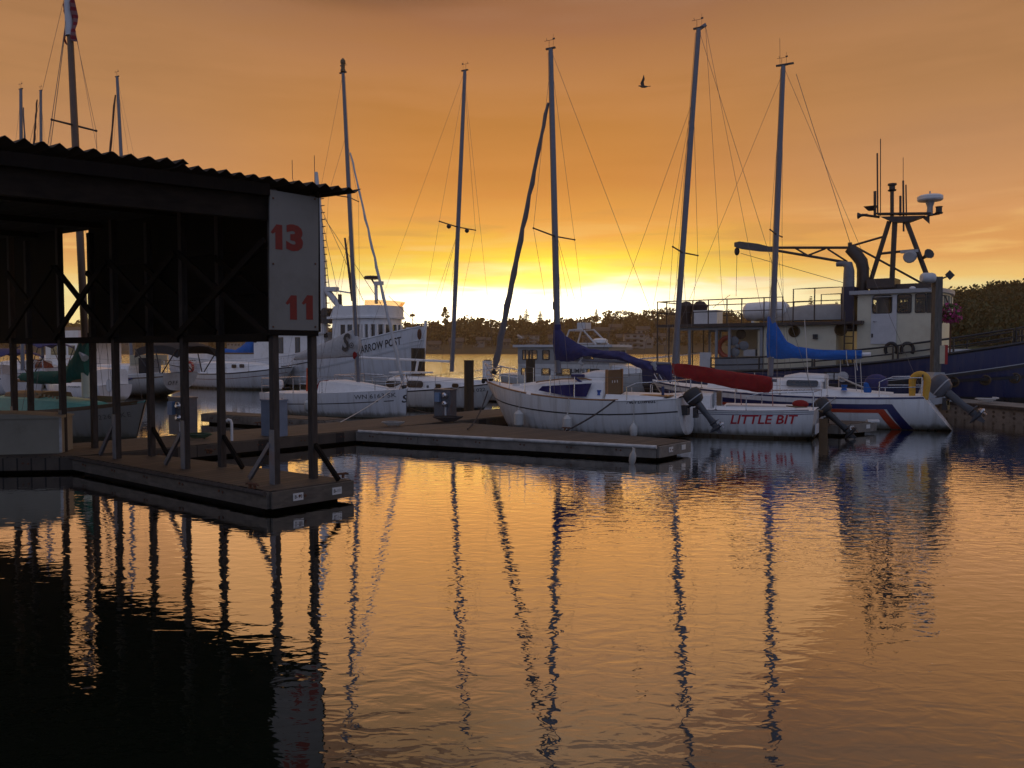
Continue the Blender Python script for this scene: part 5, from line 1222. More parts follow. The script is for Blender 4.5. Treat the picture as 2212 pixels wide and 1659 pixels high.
b.add('cabin_sidelight', MB().tube([b.c(1210, 742, .4), b.c(1300, 742, .4)], .04, 6), PALEG, rf)
# ------------------------------------------------------------------ blue-hulled tug on the right
TS = at(1425, 800, 41.0); TH = Vector((.80, -.60, 0)).normalized()
TG = Boat('tug', 'large blue-hulled vessel with cream deckhouse, black rails and tripod radar mast', 'tug', flat(TS, 0), flat(TS, 0) + TH * 18.5)
b = TG; L = b.L
b.hull(4.9, (1.45, 1.55, 3.2), hullmat('tug_hull', [(-9, (.012, .012, .014)), (.55, (.009, .017, .075))], .35, .12), dm=.9, hs=.8, tm=.4, bowrake=.9, p=2.5, q=.8, m0=.4, m1=.9, bulwark=.35)
sh = b.sheer; Wt = 2.45
b.strip('rub_strake', 0, .99, lambda t: sh(t) - .85 - .1 * t, lambda t: sh(t) - .72 - .1 * t, BLKP, rows=1, eps=.06); b.strip('rub_strake', 0, .97, lambda t: .62 + .9 * t * t, lambda t: .74 + .9 * t * t, BLKP, rows=1, eps=.06)
b.strip('strake_edge', .35, .99, lambda t: sh(t) - .72 - .1 * t, lambda t: sh(t) - .69 - .1 * t, PALEG, rows=1, eps=.05)
b.rail('gunwale', 0, .99, .02, .07, BLKP)
for px, py in ((2060, 826), (2129, 822), (2195, 818)):
    c = b.c(px, py, 2.1); t = c.x / L; q = b.Pz(t, c.z, b.side, .01)
    f = b.add('porthole', MB().lathe([(.15, 0), (.21, .0), (.21, .03), (.17, .045), (.15, .02)], q, (0, b.side, 0), 18), mat('dull_brass', (.09, .06, .03), .5, .25, 8, metal=.4)); b.add('pane', MB().lathe([(.165, .0), (.165, .02)], q, (0, b.side, 0), 16), GLASS, f)
BRASS = MATS['dull_brass']
hw = 1.85
C = lambda px, py, o=hw: b.c(px, py, o)
# boat deck (roof of the lower house) and lower house
zd = C(1640, 697, hw + .3).z; xd0 = C(1418, 706, hw + .3).x; xd1 = C(1862, 690, hw + .3).x
bd = wbox(b, 'boat_deck', xd0, xd1, -hw - .3, hw + .3, zd - .14, zd, BROWNP)
x1 = C(1650, 740).x; x2 = C(1790, 740).x
lower = wbox(b, 'deckhouse', x1, x2 + .3, -hw, hw, sh(.3) - .5, zd - .141, CREAM)
for px, py, r in ((1716, 716, .25), (1817, 712, .27)):
    c = C(px, py, hw); c.y = (hw + .002) * b.side
    f = b.add('porthole', MB().lathe([(r * .75, 0), (r, 0), (r, .05), (r * .8, .07), (r * .75, .02)], c, (0, b.side, 0), 20), BRASS); b.add('pane', MB().lathe([(r * .78, 0), (r * .78, .02)], c, (0, b.side, 0), 18), mat('amber_porthole', (.10, .065, .02), .1, .3, 3), f)
c = C(1762, 727, hw); b.add('deck_light', MB().box((c.x, (hw + .06) * b.side, c.z), (.18, .12, .2)), BLKP)
# grey enclosure aft: posts, rails and clear curtains
xs0 = C(1466, 750).x; zlow = sh(.05) - .3
post = [C(px, 750).x for px in (1466, 1490, 1548, 1576, 1645)]
for sd in (1, -1):
    e = MB()
    for x in post: e.box((x, sd * (hw + .02), (zd - .14 + zlow) / 2), (.12, .08, zd - .14 - zlow))
    e.box(((post[0] + post[-1]) / 2, sd * (hw + .02), zd - .22), (post[-1] - post[0], .07, .14)); e.box(((post[2] + post[-1]) / 2, sd * (hw + .025), C(1600, 780).z - .15), (post[-1] - post[2], .05, .55))
    b.add('enclosure_frame', e, mat('enclosure_grey', (.24, .26, .28), .5, .1, 5))
wbox(b, 'after_bulkhead', x1 - .32, x1 - .002, -hw + .1, hw - .1, zlow, zd - .142, CREAM)
inn = wbox(b, 'enclosure_back_wall', post[1], x1 - .33, -hw + .3, -hw + .36, zlow, zd - .145, CREAM) if b.side > 0 else wbox(b, 'enclosure_back_wall', post[1] + .6, x1 - .33, hw - .36, hw - .3, zlow, zd - .145, CREAM)
ringc = C(1573, 750, hw - .25)
b.add('life_ring', MB().tube([ringc + Vector((math.cos(a) * .45, 0, math.sin(a) * .45)) for a in [R(30 * k) for k in range(13)]], .12, 8), mat('faded_orange', (.36, .08, .04), .6, .15, 8))
fan = MB(); fc = C(1593, 748, hw - .1)
for k in range(3):
    a = R(90 + 120 * k + 35); fan.ball(fc + Vector((math.cos(a) * .30, 0, math.sin(a) * .30)), (.24, .04, .22), 12, 6)
fan.ball(fc, (.12, .1, .12)); b.add('spare_propeller', fan, mat('dull_propeller', (.16, .17, .18), .5, .2, 6))
b.add('white_locker', MB().box(C(1524, 782, hw + .05), (.55, .1, .9)), PALEG); b.add('deck_chest', MB().box(C(1622, 762, hw - .3), (.55, .4, .3)), GREYP)
c = C(1601, 722, hw - .4); b.add('porthole', MB().lathe([(.2, 0), (.24, 0), (.24, .05), (.2, .05)], c, (0, b.side, 0), 18), BRASS)
# stanchions under the boat deck's after end
for sd in (1, -1):
    for px in (1424, 1449): b.add('deck_post', MB().tube([(C(px, 740).x, sd * (hw + .2), zlow), (C(px, 740).x, sd * (hw + .2), zd - .14)], .035, 6), BROWNP)
# boat deck rails
def prail(name, pxs, h, mids=(.5,), o=hw + .25, r=.028, z=None, both=True, m=BROWNP):
    z = zd if z is None else z; xs = [C(px, 690, o).x for px in pxs]
    for sd in ((1, -1) if both else (b.side,)):
        t = MB().tube([(xs[0], o * sd, z)] + [(x, o * sd, z + h) for x in xs] + [(xs[-1], o * sd, z)], r, 6)
        for q in mids: t.tube([(xs[0], o * sd, z + h * q), (xs[-1], o * sd, z + h * q)], r * .8, 6)
        for x in xs[1:-1]: t.tube([(x, o * sd, z), (x, o * sd, z + h)], r, 6)
        b.add(name, t, m, bd)
hr = C(1500, 649, hw + .25).z - zd
prail('deck_railing', (1420, 1440, 1496, 1530, 1570, 1602, 1650, 1690), hr)
prail('deck_railing', (1713, 1759, 1818), hr + .32, (.62,))
b.add('after_railing', MB().tube([(xd0 + .05, -hw - .25, zd + hr), (xd0 + .05, hw + .25, zd + hr)], .028, 6).tube([(xd0 + .05, -hw - .25, zd + hr * .5), (xd0 + .05, hw + .25, zd + hr * .5)], .024, 6).tube([(xd0 + .05, 0, zd), (xd0 + .05, 0, zd + hr)], .028, 6), BROWNP, bd)
# things carried on the boat deck
cl = C(1655, 672, .9); raft = MB().lathe([(.05, -1.02), (.30, -1.0), (.42, -.85), (.44, -.1), (.46, -.02), (.46, .02), (.44, .1), (.42, .85), (.30, 1.0), (.05, 1.02)], (cl.x, cl.y, zd + .56), (1, 0, 0), 18)
def on_tug(name, mb, m, label, cat, group=None):
    o = mb.build(name, m, None, label=label, cat=cat, group=group)
    c = sum((Vector(v) for v in mb.v), Vector()) / len(mb.v); me = o.data
    for v in me.vertices: v.co = v.co - c
    o.location = b.S + Matrix.Rotation(b.rz, 3, 'Z') @ c; o.rotation_euler = (0, 0, b.rz); return o
ro = on_tug('liferaft_canister', raft.box((cl.x - .5, cl.y, zd + .06), (.1, .8, .12)).box((cl.x + .5, cl.y, zd + .06), (.1, .8, .12)), WHITE, 'white cylindrical liferaft canister on the upper deck of the blue vessel', 'liferaft')
cb_ = C(1530, 690, 1.2); on_tug('deck_box', MB().box((cb_.x, cb_.y, zd + .32), (1.15, .7, .60)).box((cb_.x, cb_.y, zd + .64), (1.2, .75, .05)), WHITE, 'white box by the railing on the upper deck of the blue vessel', 'storage box')
for px, lab in ((1482, 'dark covered ventilator on the upper deck, left of the white box'), (1512, 'dark covered ventilator on the upper deck, right behind the white box')):
    c = C(px, 690, -.4); on_tug('cowl_ventilator', MB().lathe([(.28, 0), (.25, .5), (.36, .8), (.38, 1.0), (.2, 1.2), (.03, 1.24)], (c.x, c.y, zd), n=14), mat('dark_canvas_cover', (.05, .035, .03), .85, .25, 8), lab, 'ventilator', 'ventilators on the upper deck')
c = C(1752, 690, .6); tn = MB()
tn.loft([[Vector((c.x + x, c.y + y * w, zd + .1 + z * h)) for y, z in ((-1, 0), (-.92, .55), (-.6, .9), (0, 1), (.6, .9), (.92, .55), (1, 0))] for x, w, h in ((-1.75, .5, .45), (-1.2, .68, .62), (0, .75, .72), (1.0, .68, .72), (1.55, .5, .66), (1.75, .3, .5))])
on_tug('tender', tn, mat('tender_grey', (.30, .29, .27), .5, .12, 4), 'upturned grey dinghy on the upper deck, left of the ladder', 'dinghy')
# ladder and wheelhouse
ld = MB(); 
for px in (1829, 1848): x = C(px, 720).x; ld.tube([(x, (hw + .35) * b.side, zd + .4), (x, (hw + .35) * b.side, sh(.5) - .2)], .03, 6)
for k in range(7): z = zd - .1 - .28 * k; ld.tube([(C(1829, 720).x, (hw + .35) * b.side, z), (C(1848, 720).x, (hw + .35) * b.side, z)], .02, 5)
b.add('ladder', ld, BLKP)
hw2 = 1.75; C2 = lambda px, py: b.c(px, py, hw2)
xw0, xw1 = C2(1852, 700).x, C2(2016, 700).x
zwr = C2(1935, 634).z; za, zb = C2(1953, 675).z, C2(1953, 637).z
wins = [(C2(1940, 650).x, C2(1968, 650).x, za, zb), (C2(1979, 650).x, C2(1999, 650).x, za, zb), (C2(2004, 650).x, C2(2014, 650).x, za, zb), (C2(1887, 650).x, C2(1926, 650).x, za, zb)]
glazed(b, 'wheelhouse', xw0, xw1, hw2, sh(.6) - .6, zwr, wins, CREAM)
# rounded front of the wheelhouse
fr = [Vector((xw1 - .0 + .28 * math.sin(a), -hw2 * math.cos(a), 0)) for a in [math.pi * k / 8 for k in range(9)]]
fm_ = MB().loft([[flat(p, sh(.6) - .6) for p in fr], [flat(p, za) for p in fr]], closed=False, cap=False).loft([[flat(p, zb) for p in fr], [flat(p, zwr) for p in fr]], closed=False, cap=False)
for p in fr: fm_.box((p.x, p.y * .985, (za + zb) / 2), (.12, .12, zb - za))
b.add('wheelhouse_front', fm_, CREAM); b.add('front_window', MB().loft([[flat(p * .995, za) for p in fr], [flat(p * .995, zb) for p in fr]], closed=False, cap=False), PANE)
wr = b.add('wheelhouse_roof', MB().prism([Vector((xw0 - .3, -hw2 - .2, zwr + .003)), Vector((xw0 - .3, hw2 + .2, zwr + .003))] + [Vector((p.x + .15 * math.sin(math.pi * k / 8), -p.y * 1.12, zwr + .003)) for k, p in enumerate(fr)], (0, 0, .16)), GREYP)
zt = zwr + .163
dx0, dx1 = C2(1882, 700).x, C2(1937, 700).x; zdb, zdt = C2(1909, 743).z, C2(1909, 645).z
dr = MB(); wx0, wx1 = wins[3][0] - .02, wins[3][1] + .02
dr.box(((dx0 + dx1) / 2, (hw2 + .045) * b.side, (zdb + za - .03) / 2), (dx1 - dx0, .05, za - .03 - zdb)); dr.box(((dx0 + dx1) / 2, (hw2 + .045) * b.side, (zb + .03 + zdt) / 2), (dx1 - dx0, .05, max(.02, zdt - zb - .03)))
dr.box(((dx0 + wx0 - .03) / 2, (hw2 + .045) * b.side, (za + zb) / 2), (wx0 - .03 - dx0, .05, zb - za + .06)); dr.box(((dx1 + wx1 + .03) / 2, (hw2 + .045) * b.side, (za + zb) / 2), (dx1 - wx1 - .03, .05, zb - za + .06))
do = b.add('door', dr, PALEG, smooth=0); b.add('door_handle', MB().box((dx0 + .15, (hw2 + .09) * b.side, (zdb + zdt) / 2), (.14, .04, .03)), STEEL, do)
b.add('door_hinge', MB().box((dx0 + .06, (hw2 + .08) * b.side, zdb + .35), (.06, .02, .16)), BLKP, do); b.add('door_hinge', MB().box((dx0 + .06, (hw2 + .08) * b.side, zdt - .3), (.06, .02, .16)), BLKP, do)
b.add('roof_box', MB().box((C2(1930, 630).x, .2, zt + .16), (2.4, 1.5, .3)).box((C2(1890, 630).x, -.2, zt + .36), (1.1, 1.2, .40)), BROWNP, wr)
b.add('roof_light', MB().lathe([(.12, 0), (.12, .12), (.05, .16)], (C2(1962, 630).x, .9 * b.side, zt)), WHITE, wr)
# uptakes
b.add('grey_uptake', MB().tube([b.c(1832, 690, .9), b.c(1833, 630, .9), b.c(1834, 585, .9), b.c(1832, 572, .9), b.c(1822, 570, .9), b.c(1807, 571, .9)], [.30, .24, .22, .20, .12, .10], 14), mat('uptake_grey', (.15, .15, .16), .5, .2, 5))
b.add('exhaust_stack', MB().tube([b.c(1862, 640, .2), b.c(1864, 605, .2), b.c(1864, 580, .2), b.c(1861, 565, .2), b.c(1852, 553, .2), b.c(1836, 536, .2)], [.26, .25, .25, .26, .26, .25], 14), BROWNP)
b.add('uptake_casing', MB().box(b.c(1838, 668, .9), (.42, .7, 1.9)), mat('casing_blue', (.022, .022, .05), .5, .2, 5))
# crane jib
cr = MB().tube([b.c(1662, 535), b.c(1834, 535)], .06, 8).tube([b.c(1676, 541), b.c(1830, 567)], .06, 8)
for a_, c_ in (((1718, 536), (1745, 552)), ((1745, 552), (1783, 537)), ((1788, 538), (1830, 565))): cr.tube([b.c(*a_), b.c(*c_)], .045, 6)
cr.tube([b.c(1840, 531), b.c(1909, 511)], .05, 6).tube([b.c(1844, 531), b.c(2008, 621)], .05, 6)
jib = b.add('crane_jib', cr, BROWNP)
b.add('jib_head', MB().loft([[b.c(1588, 529) + Vector((0, y * .12, z * .10)) for y, z in ((-1, -1), (1, -1), (1, 1), (-1, 1))], [b.c(1600, 530) + Vector((0, y * .2, z * .17)) for y, z in ((-1, -1), (1, -1), (1, 1), (-1, 1))], [b.c(1640, 535) + Vector((0, y * .2, z * .17)) for y, z in ((-1, -1), (1, -1), (1, 1), (-1, 1))], [b.c(1680, 541) + Vector((0, y * .1, z * .08)) for y, z in ((-1, -1), (1, -1), (1, 1), (-1, 1))]]), mat('jib_grey', (.08, .08, .08), .5, .2, 6), jib)
b.add('jib_block', MB().ball(b.c(1592, 543), (.13, .1, .2)), BLKP, jib)
b.add('masthead_pin', MB().tube([b.c(1836, 536), b.c(1836, 524)], .09, 8), BROWNP, jib)
b.wires([[b.c(1592, 545), b.c(1590, 640)], [b.c(1600, 547), b.c(1830, 613)], [b.c(1837, 527), b.c(1720, 160)], [b.c(1577, 637), b.c(1540, 665)]], .012)
# tripod mast
mp = lambda px, py, o=0.: b.c(px, py, o)
tp = MB().tube([mp(1921, 478), mp(1881, 606)], .10, 8).tube([mp(1933, 478), mp(1926, 622)], .11, 8).tube([mp(1958, 478), mp(2001, 592), mp(2008, 622)], .10, 8)
tp.tube([mp(1903, 548), mp(1928, 545), mp(1982, 540)], .06, 6)
tm_ = b.add('tripod_mast', tp, BROWNP)
pl = MB(); tl, tr_ = mp(1895, 467), mp(2013, 464)
pl.prism([mp(1895, 464, 0) + Vector((0, -.25, 0)), mp(2013, 463) + Vector((0, -.25, 0)), mp(2013, 463) + Vector((0, .25, 0)), mp(1895, 464) + Vector((0, .25, 0))], (0, 0, .06))
pl.prism([mp(1903, 469) + Vector((0, -.2, 0)), mp(1930, 481) + Vector((0, -.2, 0)), mp(1965, 480) + Vector((0, -.2, 0)), mp(2000, 467) + Vector((0, -.2, 0))], (0, .4, 0))
pl.tube([mp(1862, 464), mp(1900, 469)], .06, 6).tube([mp(2008, 465), mp(2030, 461)], .05, 6).prism([mp(1992, 470) + Vector((0, -.03, 0)), mp(2008, 484) + Vector((0, -.03, 0)), mp(2008, 465) + Vector((0, -.03, 0))], (0, .06, 0))
b.add('mast_platform', pl, BROWNP, tm_)
rd = b.add('radar_scanner', MB().lathe([(.26, 0), (.46, .04), (.50, .09), (.50, .21), (.42, .27), (.08, .29)], mp(2009, 436)), WHITE, tm_); b.add('scanner_post', MB().tube([mp(2008, 465), mp(2009, 448), mp(2009, 436)], [.13, .11, .18], 10).tube([mp(2009, 420), mp(2009, 413)], .03, 6), GREYP, tm_)
for a_, c_, r_ in (((1890, 465), (1890, 413), .06), ((1896, 464), (1895, 331), .035), ((1902, 466), (1902, 300), .02), ((1927, 468), (1927, 412), .08), ((1945, 466), (1945, 423), .05), ((1952, 500), (1951, 390), .04), ((1951, 390), (1951, 340), .012), ((1958, 466), (1957, 399), .03)):
    b.add('aerial', MB().tube([mp(*a_), mp(*c_)], r_, 6), BROWNP, tm_)
b.add('masthead_light', MB().lathe([(.15, 0), (.18, .05), (.12, .08), (.12, .22), (.18, .25), (.18, .32)], mp(1927, 413)), BLKP, tm_); b.add('masthead_light', MB().lathe([(.14, 0), (.16, .05), (.12, .08), (.12, .26), (.15, .3)], mp(2028, 462)), BLKP, tm_)
b.add('floodlight', MB().loft([[mp(1881, 455) + Vector((x * .1, y * .1, 0)) for x, y in ((-1, -1), (1, -1), (1, 1), (-1, 1))], [mp(1881, 446) + Vector((x * .26, y * .2, 0)) for x, y in ((-1, -1), (1, -1), (1, 1), (-1, 1))]]), BLKP, tm_); b.add('loud_hailer', MB().lathe([(.06, 0), (.06, .25), (.15, .4)], mp(1874, 464), (-1, 0, 0), 10), BLKP, tm_)
b.add('searchlight', MB().lathe([(.1, 0), (.24, .1), (.26, .4), (.2, .45)], mp(1969, 553), (0, b.side, -.2), 14).box(mp(1965, 543), (.7, .2, .12)), GREYP, tm_); b.add('signal_horn', MB().lathe([(.06, 0), (.08, .2), (.22, .45)], mp(1993, 558), (.6, .6 * b.side, .3), 10), BLKP, tm_)
# main rails along the bulwark
mrx = (1764, 1860, 1939, 2014, 2065, 2125, 2190, 2260, 2300)
for sd in (1, -1):
    mr = MB()
    seg = [(.20, .45), (.455, .62), (.63, .84), (.845, .985)]
    for t0, t1_ in seg:
        pts = [Vector((L * t, (b.hb(t) - .12) * sd, sh(t) + .62)) for t in [t0 + (t1_ - t0) * k / 6 for k in range(7)]]
        base = lambda p: Vector((p.x, p.y, sh(p.x / L)))
        mr.tube([base(pts[0]), pts[0]] + pts[1:-1] + [pts[-1], base(pts[-1])], .045, 6); mr.tube([base(pts[3]), pts[3]], .04, 6)
        mr.tube([p - Vector((0, 0, .32)) for p in pts], .035, 6)
    b.add('bulwark_rail', mr, BLKP)
for px in (1925, 1960): 
    c = b.c(px, 755, 2.0); b.add('hose_coil', MB().tube([c + Vector((math.cos(R(a)) * .22, .0, math.sin(R(a)) * .26)) for a in range(-40, 221, 20)], .07, 8), BLACK)
b.add('hawse_pipe', MB().lathe([(.12, 0), (.22, 0), (.22, .08), (.12, .08)], b.Pz(b.c(2025, 803, 2.3).x / L * 0 + .52, sh(.52) - .45, b.side, .0), (0, b.side, 0), 12), PALEG)
b.add('fairlead', MB().box(b.Pz(.5, sh(.5) - .4, b.side, .02), (.8, .06, .36)), BLKP); b.add('fairlead_plate', MB().box(b.Pz(.493, sh(.5) - .4, b.side, .06), (.26, .06, .26)).box(b.Pz(.510, sh(.5) - .4, b.side, .06), (.26, .06, .26)), PALEG)
b.add('foredeck_hatch', MB().box((L * .70, -.2, sh(.7) + .12), (2.2, 1.2, .34)), WHITE)
tp_ = b.Pz(.512, sh(.5) - .4, b.side, .08); wtp = b.S + Matrix.Rotation(b.rz, 3, 'Z') @ tp_
mooring(wtp, wz(1950, 862, .55), .10, 'thick pale mooring line from the blue hull down towards the concrete float', ROPE, .04)

# ------------------------------------------------------------------ lamp pole, basket, cabinet on the concrete float
pb_ = wz(2019, 866, .52)
LPO = thing('lamp_pole', 'weathered timber lamp pole with solar panel, on the concrete float', 'lamp post', pb_)
zt_ = onplane(2020, 598, pb_, Vector((0, 1, 0))).z - pb_.z
px2m = pb_.y / F
MB().loft([[Vector((math.cos(R(45 + 90 * k)) * w, math.sin(R(45 + 90 * k)) * w, z)) for k in range(4)] for w, z in ((.20, 0), (.19, zt_ * .5), (.185, zt_))]).build('pole', mat('grey_pole_timber', (.125, .115, .10), .85, .4, 5, stretch=(3, 3, .5), bump=.004, spec=.2), LPO)
MB().loft([[Vector((x * w, y * .3, z)) for x, y in ((-1, -1), (1, -1), (1, 1), (-1, 1))] for w, z in ((.55, -.0), (.18, 1.05))]).build('base_bracket', GREYP, LPO)
MB().lathe([(.02, 0), (.16, .03), (.19, .1), (.19, .42), (.14, .5), (.02, .52)], (-.14, -.1, zt_ - .05), (-1, 0, 0), 14).build('lamp_head', PALEG, LPO)
MB().box((.42, -.05, zt_ + .06), (.26, .03, .24), Matrix.Rotation(R(45), 3, 'Y')).tube([(.12, 0, zt_ - .08), (.42, -.03, zt_ + .04)], .03, 6).build('solar_panel', BLKP, LPO)
MB().tube([(-.4, -.1, zt_ - .2), (-.55, -.1, zt_ - .35), (-.3, -.1, zt_ - .45), (-.12, -.1, zt_ - .3)], .012, 5).build('cable', BLKP, LPO)
ec = onplane(2034, 766, pb_ + Vector((0, -.05, 0)), Vector((0, 1, 0)))
EC = thing('extinguisher_cabinet', 'red and cream safety cabinet fixed to the timber lamp pole', 'cabinet', ec, R(-20))
MB().box((-.03, 0, 0), (.24, .24, .66)).build('case', mat('cabinet_cream', (.55, .48, .32), .5, .1, 5), EC); MB().box((.135, .0, 0), (.09, .26, .70)).build('door', REDP, EC)
fb = onplane(2049, 676, pb_ + Vector((0, .25, 0)), Vector((0, 1, 0)))
FB = thing('flower_basket', 'hanging basket of pink petunias beside the lamp pole', 'flower basket', fb)
rng = random.Random(5); fm2 = MB(); lf = MB()
def petal(mb, c, r, rng):
    n = Vector((rng.gauss(0, 1), rng.gauss(0, 1) - .4, rng.gauss(0, 1) + .4)).normalized(); a = n.orthogonal().normalized(); d = n.cross(a); k = 5
    mb.add([c] + [c + (a * math.cos(2 * math.pi * j / (2 * k)) + d * math.sin(2 * math.pi * j / (2 * k))) * r * (1 if j % 2 else .6) + n * r * .3 for j in range(2 * k)], [(0, 1 + j, 1 + (j + 1) % (2 * k)) for j in range(2 * k)])
for i in range(520):
    v = Vector((rng.gauss(0, 1), rng.gauss(0, 1), rng.gauss(0, 1))).normalized(); rr_ = rng.uniform(.6, 1.08) ** .5
    c = Vector((v.x * .42 * rr_ + .03, v.y * .38 * rr_, v.z * .34 * rr_ - (.12 * abs(v.x) if v.z < 0 else 0)))
    if rng.random() < .72 and not (v.z > .45 and rng.random() < .6): petal(fm2, c, rng.uniform(.035, .06), rng)
    else: petal(lf, c * .95, rng.uniform(.04, .065), rng)
fm2.build('flowers', mat('petunia_pink', (.55, .07, .24), .7, .45, 9), FB, smooth=0); lf.build('leaves', mat('petunia_leaf', (.07, .13, .025), .7, .4, 9), FB, smooth=0)
MB().lathe([(.05, -.28), (.2, -.24), (.28, -.1), (.30, .02)], (0, 0, 0), n=14).tube([(.08, 0, -.26), (.08, 0, -1.5)], .03, 6).build('basket', RUST, FB)
MB().tube([(0, 0, .3), (-.2, -.1, .62), (-.55, -.2, .66)], .02, 6).build('bracket', BLKP, FB)
# coiled rope on the float
c = wz(2130, 870, .54); MB().tube([Vector((math.cos(a) * (.12 + .015 * a), math.sin(a) * (.10 + .01 * a), .02 + .008 * a)) for a in [k * .5 for k in range(40)]], .025, 6).build('rope_coil', ROPE, None, label='small pale coil of rope on top of the concrete float', cat='rope').location = c

def coil(px, py, m, label, r=.14, n=4, z=DZ):
    p = wz(px, py, z); pts = [Vector((math.cos(a) * (r + .012 * a), math.sin(a) * (r + .012 * a), .02 + .006 * a)) for a in [k * .45 for k in range(int(n * 14))]]
    o = MB().tube(pts, .018, 6).build('hose_coil', m, None, label=label, cat='hose'); o.location = p
coil(968, 912, DKROPE, 'dark coiled hose lying on the walkway near the wooden pile', .16)
coil(430, 948, mat('green_hose', (.02, .06, .03), .6, .2, 12), 'small green hose coil on the walkway by the two-meter pedestal', .12, 3)
coil(850, 921, mat('pale_hose', (.3, .29, .27), .7, .2, 12), 'pale coiled line on the walkway below the bow marked WN 6163 SK', .12, 3)
# ------------------------------------------------------------------ gull
gp = at(1390, 187, 60)
G = thing('gull', 'dark gull in flight with raised wings, high between the masts', 'bird', gp, R(180))
gb = MB().tube([(-.36, 0, .02), (-.26, 0, .0), (-.1, 0, -.01), (.12, 0, 0), (.22, 0, .03), (.30, 0, .05), (.36, 0, .045), (.42, 0, .03)], [.015, .05, .085, .09, .055, .045, .025, .006], 10)
def wing(sd, tipx, tipz):
    rows = []
    for u, z, x, ch in ((0, .02, .05, .20), (.35, .30, .12, .19), (.7, .42 + tipz * .3, .05, .16), (1, .55 + tipz, tipx, .04)):
        y = sd * (.04 + .34 * u); rows.append([Vector((x + ch * .5, y, z)), Vector((x, y, z + .02)), Vector((x - ch * .6, y, z - .01)), Vector((x, y, z - .005))])
    return MB().loft(rows)
GM = mat('gull_dark', (.06, .055, .055), .8, .3, 10)
gb.build('body', GM, G); wing(1, .05, .15).build('wing', GM, G); wing(-1, -.12, .05).build('wing', GM, G)
MB().prism([(-.34, -.03, .015), (-.52, -.09, .02), (-.52, .09, .02), (-.34, .03, .015)], (0, 0, .012)).build('tail', GM, G)
# ------------------------------------------------------------------ far shore
GRASSM = mat('far_slope', (.045, .038, .018), .95, .35, .05, dirt=(.10, .085, .04), dirt_amt=.5)
def ridge(pts, x):
    for (xa, ya), (xb, yb) in zip(pts, pts[1:]):
        if xa <= x <= xb: u = (x - xa) / (xb - xa); return ya + (yb - ya) * u
    return pts[0][1] if x < pts[0][0] else pts[-1][1]
RP = [(-500, 712), (0, 708), (160, 700), (300, 722), (420, 728), (560, 724), (700, 716), (860, 716), (900, 706), (950, 699), (1000, 697), (1040, 697), (1085, 704), (1130, 705), (1200, 703), (1260, 701), (1300, 692), (1340, 688), (1400, 684), (1470, 680), (1560, 684), (1700, 680), (1850, 674), (2000, 668), (2400, 650), (2900, 650)]
YS, YR = 430.0, 640.0
def shore_terrain():
    b = MB(); cols = 110; rows = 16; vs = []
    for j in range(rows + 1):
        u = j / rows; Y = YS + (YR - YS) * u
        for i in range(cols + 1):
            px = -500 + 3400 * i / cols
            top = at(px, ridge(RP, px) + 5, YR).z
            x = at(px, 700, Y).x
            z = (-.4 if j == 0 else 1.5) + (top - 1.5) * (u ** 1.35) + noise.noise(Vector((x * .03, Y * .03, 1))) * 1.2 * min(1, u * 4)
            vs.append(Vector((x, Y, z)))
    n = cols + 1
    b.add(vs, [(j * n + i, j * n + i + 1, (j + 1) * n + i + 1, (j + 1) * n + i) for j in range(rows) for i in range(cols)])
    back = [Vector((v.x * 1.4, 900, -2)) for v in vs[-n:]]
    b.add(vs[-n:] + back, [(i, i + 1, n + i + 1, n + i) for i in range(cols)])
    b.build('far_hill', GRASSM, kind='structure')
    def height(x, Y):
        u = (Y - YS) / (YR - YS); px = CX + x / Y * F * 1.0
        return 1.5 + (at(px, ridge(RP, px) + 5, YR).z - 1.5) * (max(0, u) ** 1.35)
    return height
HT = shore_terrain()
rng = random.Random(11)
def leafcloud(mb, c, rx, rz, n, s, rng, clumps=7, gap=.5):
    """ragged crown: leaf-clump faces gathered round several lobes"""
    lobes = []
    for k in range(clumps):
        a = rng.uniform(0, 6.28); e = rng.uniform(-.6, 1); q = rng.uniform(.35, .85)
        lobes.append((Vector((math.cos(a) * rx * q, math.sin(a) * rx * q * .8, e * rz * .62)), rng.uniform(.30, .52)))
    for i in range(n):
        lc, lr = lobes[rng.randrange(len(lobes))]
        v = Vector((rng.gauss(0, 1), rng.gauss(0, 1), rng.gauss(0, 1))).normalized() * (rng.random() ** .4)
        p = Vector(c) + lc + Vector((v.x * rx * lr, v.y * rx * lr, v.z * rz * lr * .9))
        a = Vector((rng.gauss(0, 1), rng.gauss(0, 1), rng.gauss(0, 1))).normalized(); b_ = a.orthogonal().normalized(); k = s * rng.uniform(.5, 1.3)
        w = a.cross(b_)
        mb.add([p - b_ * k, p - w * k * .6, p + b_ * k, p + w * k * .6], [(0, 1, 2, 3)])
LEAF = mat('far_foliage', (.036, .032, .012), .9, .45, .25)
LEAFG = mat('near_foliage', (.026, .040, .012), .9, .45, .35)
BARK = mat('bark', (.05, .035, .025), .9, .3, 3)
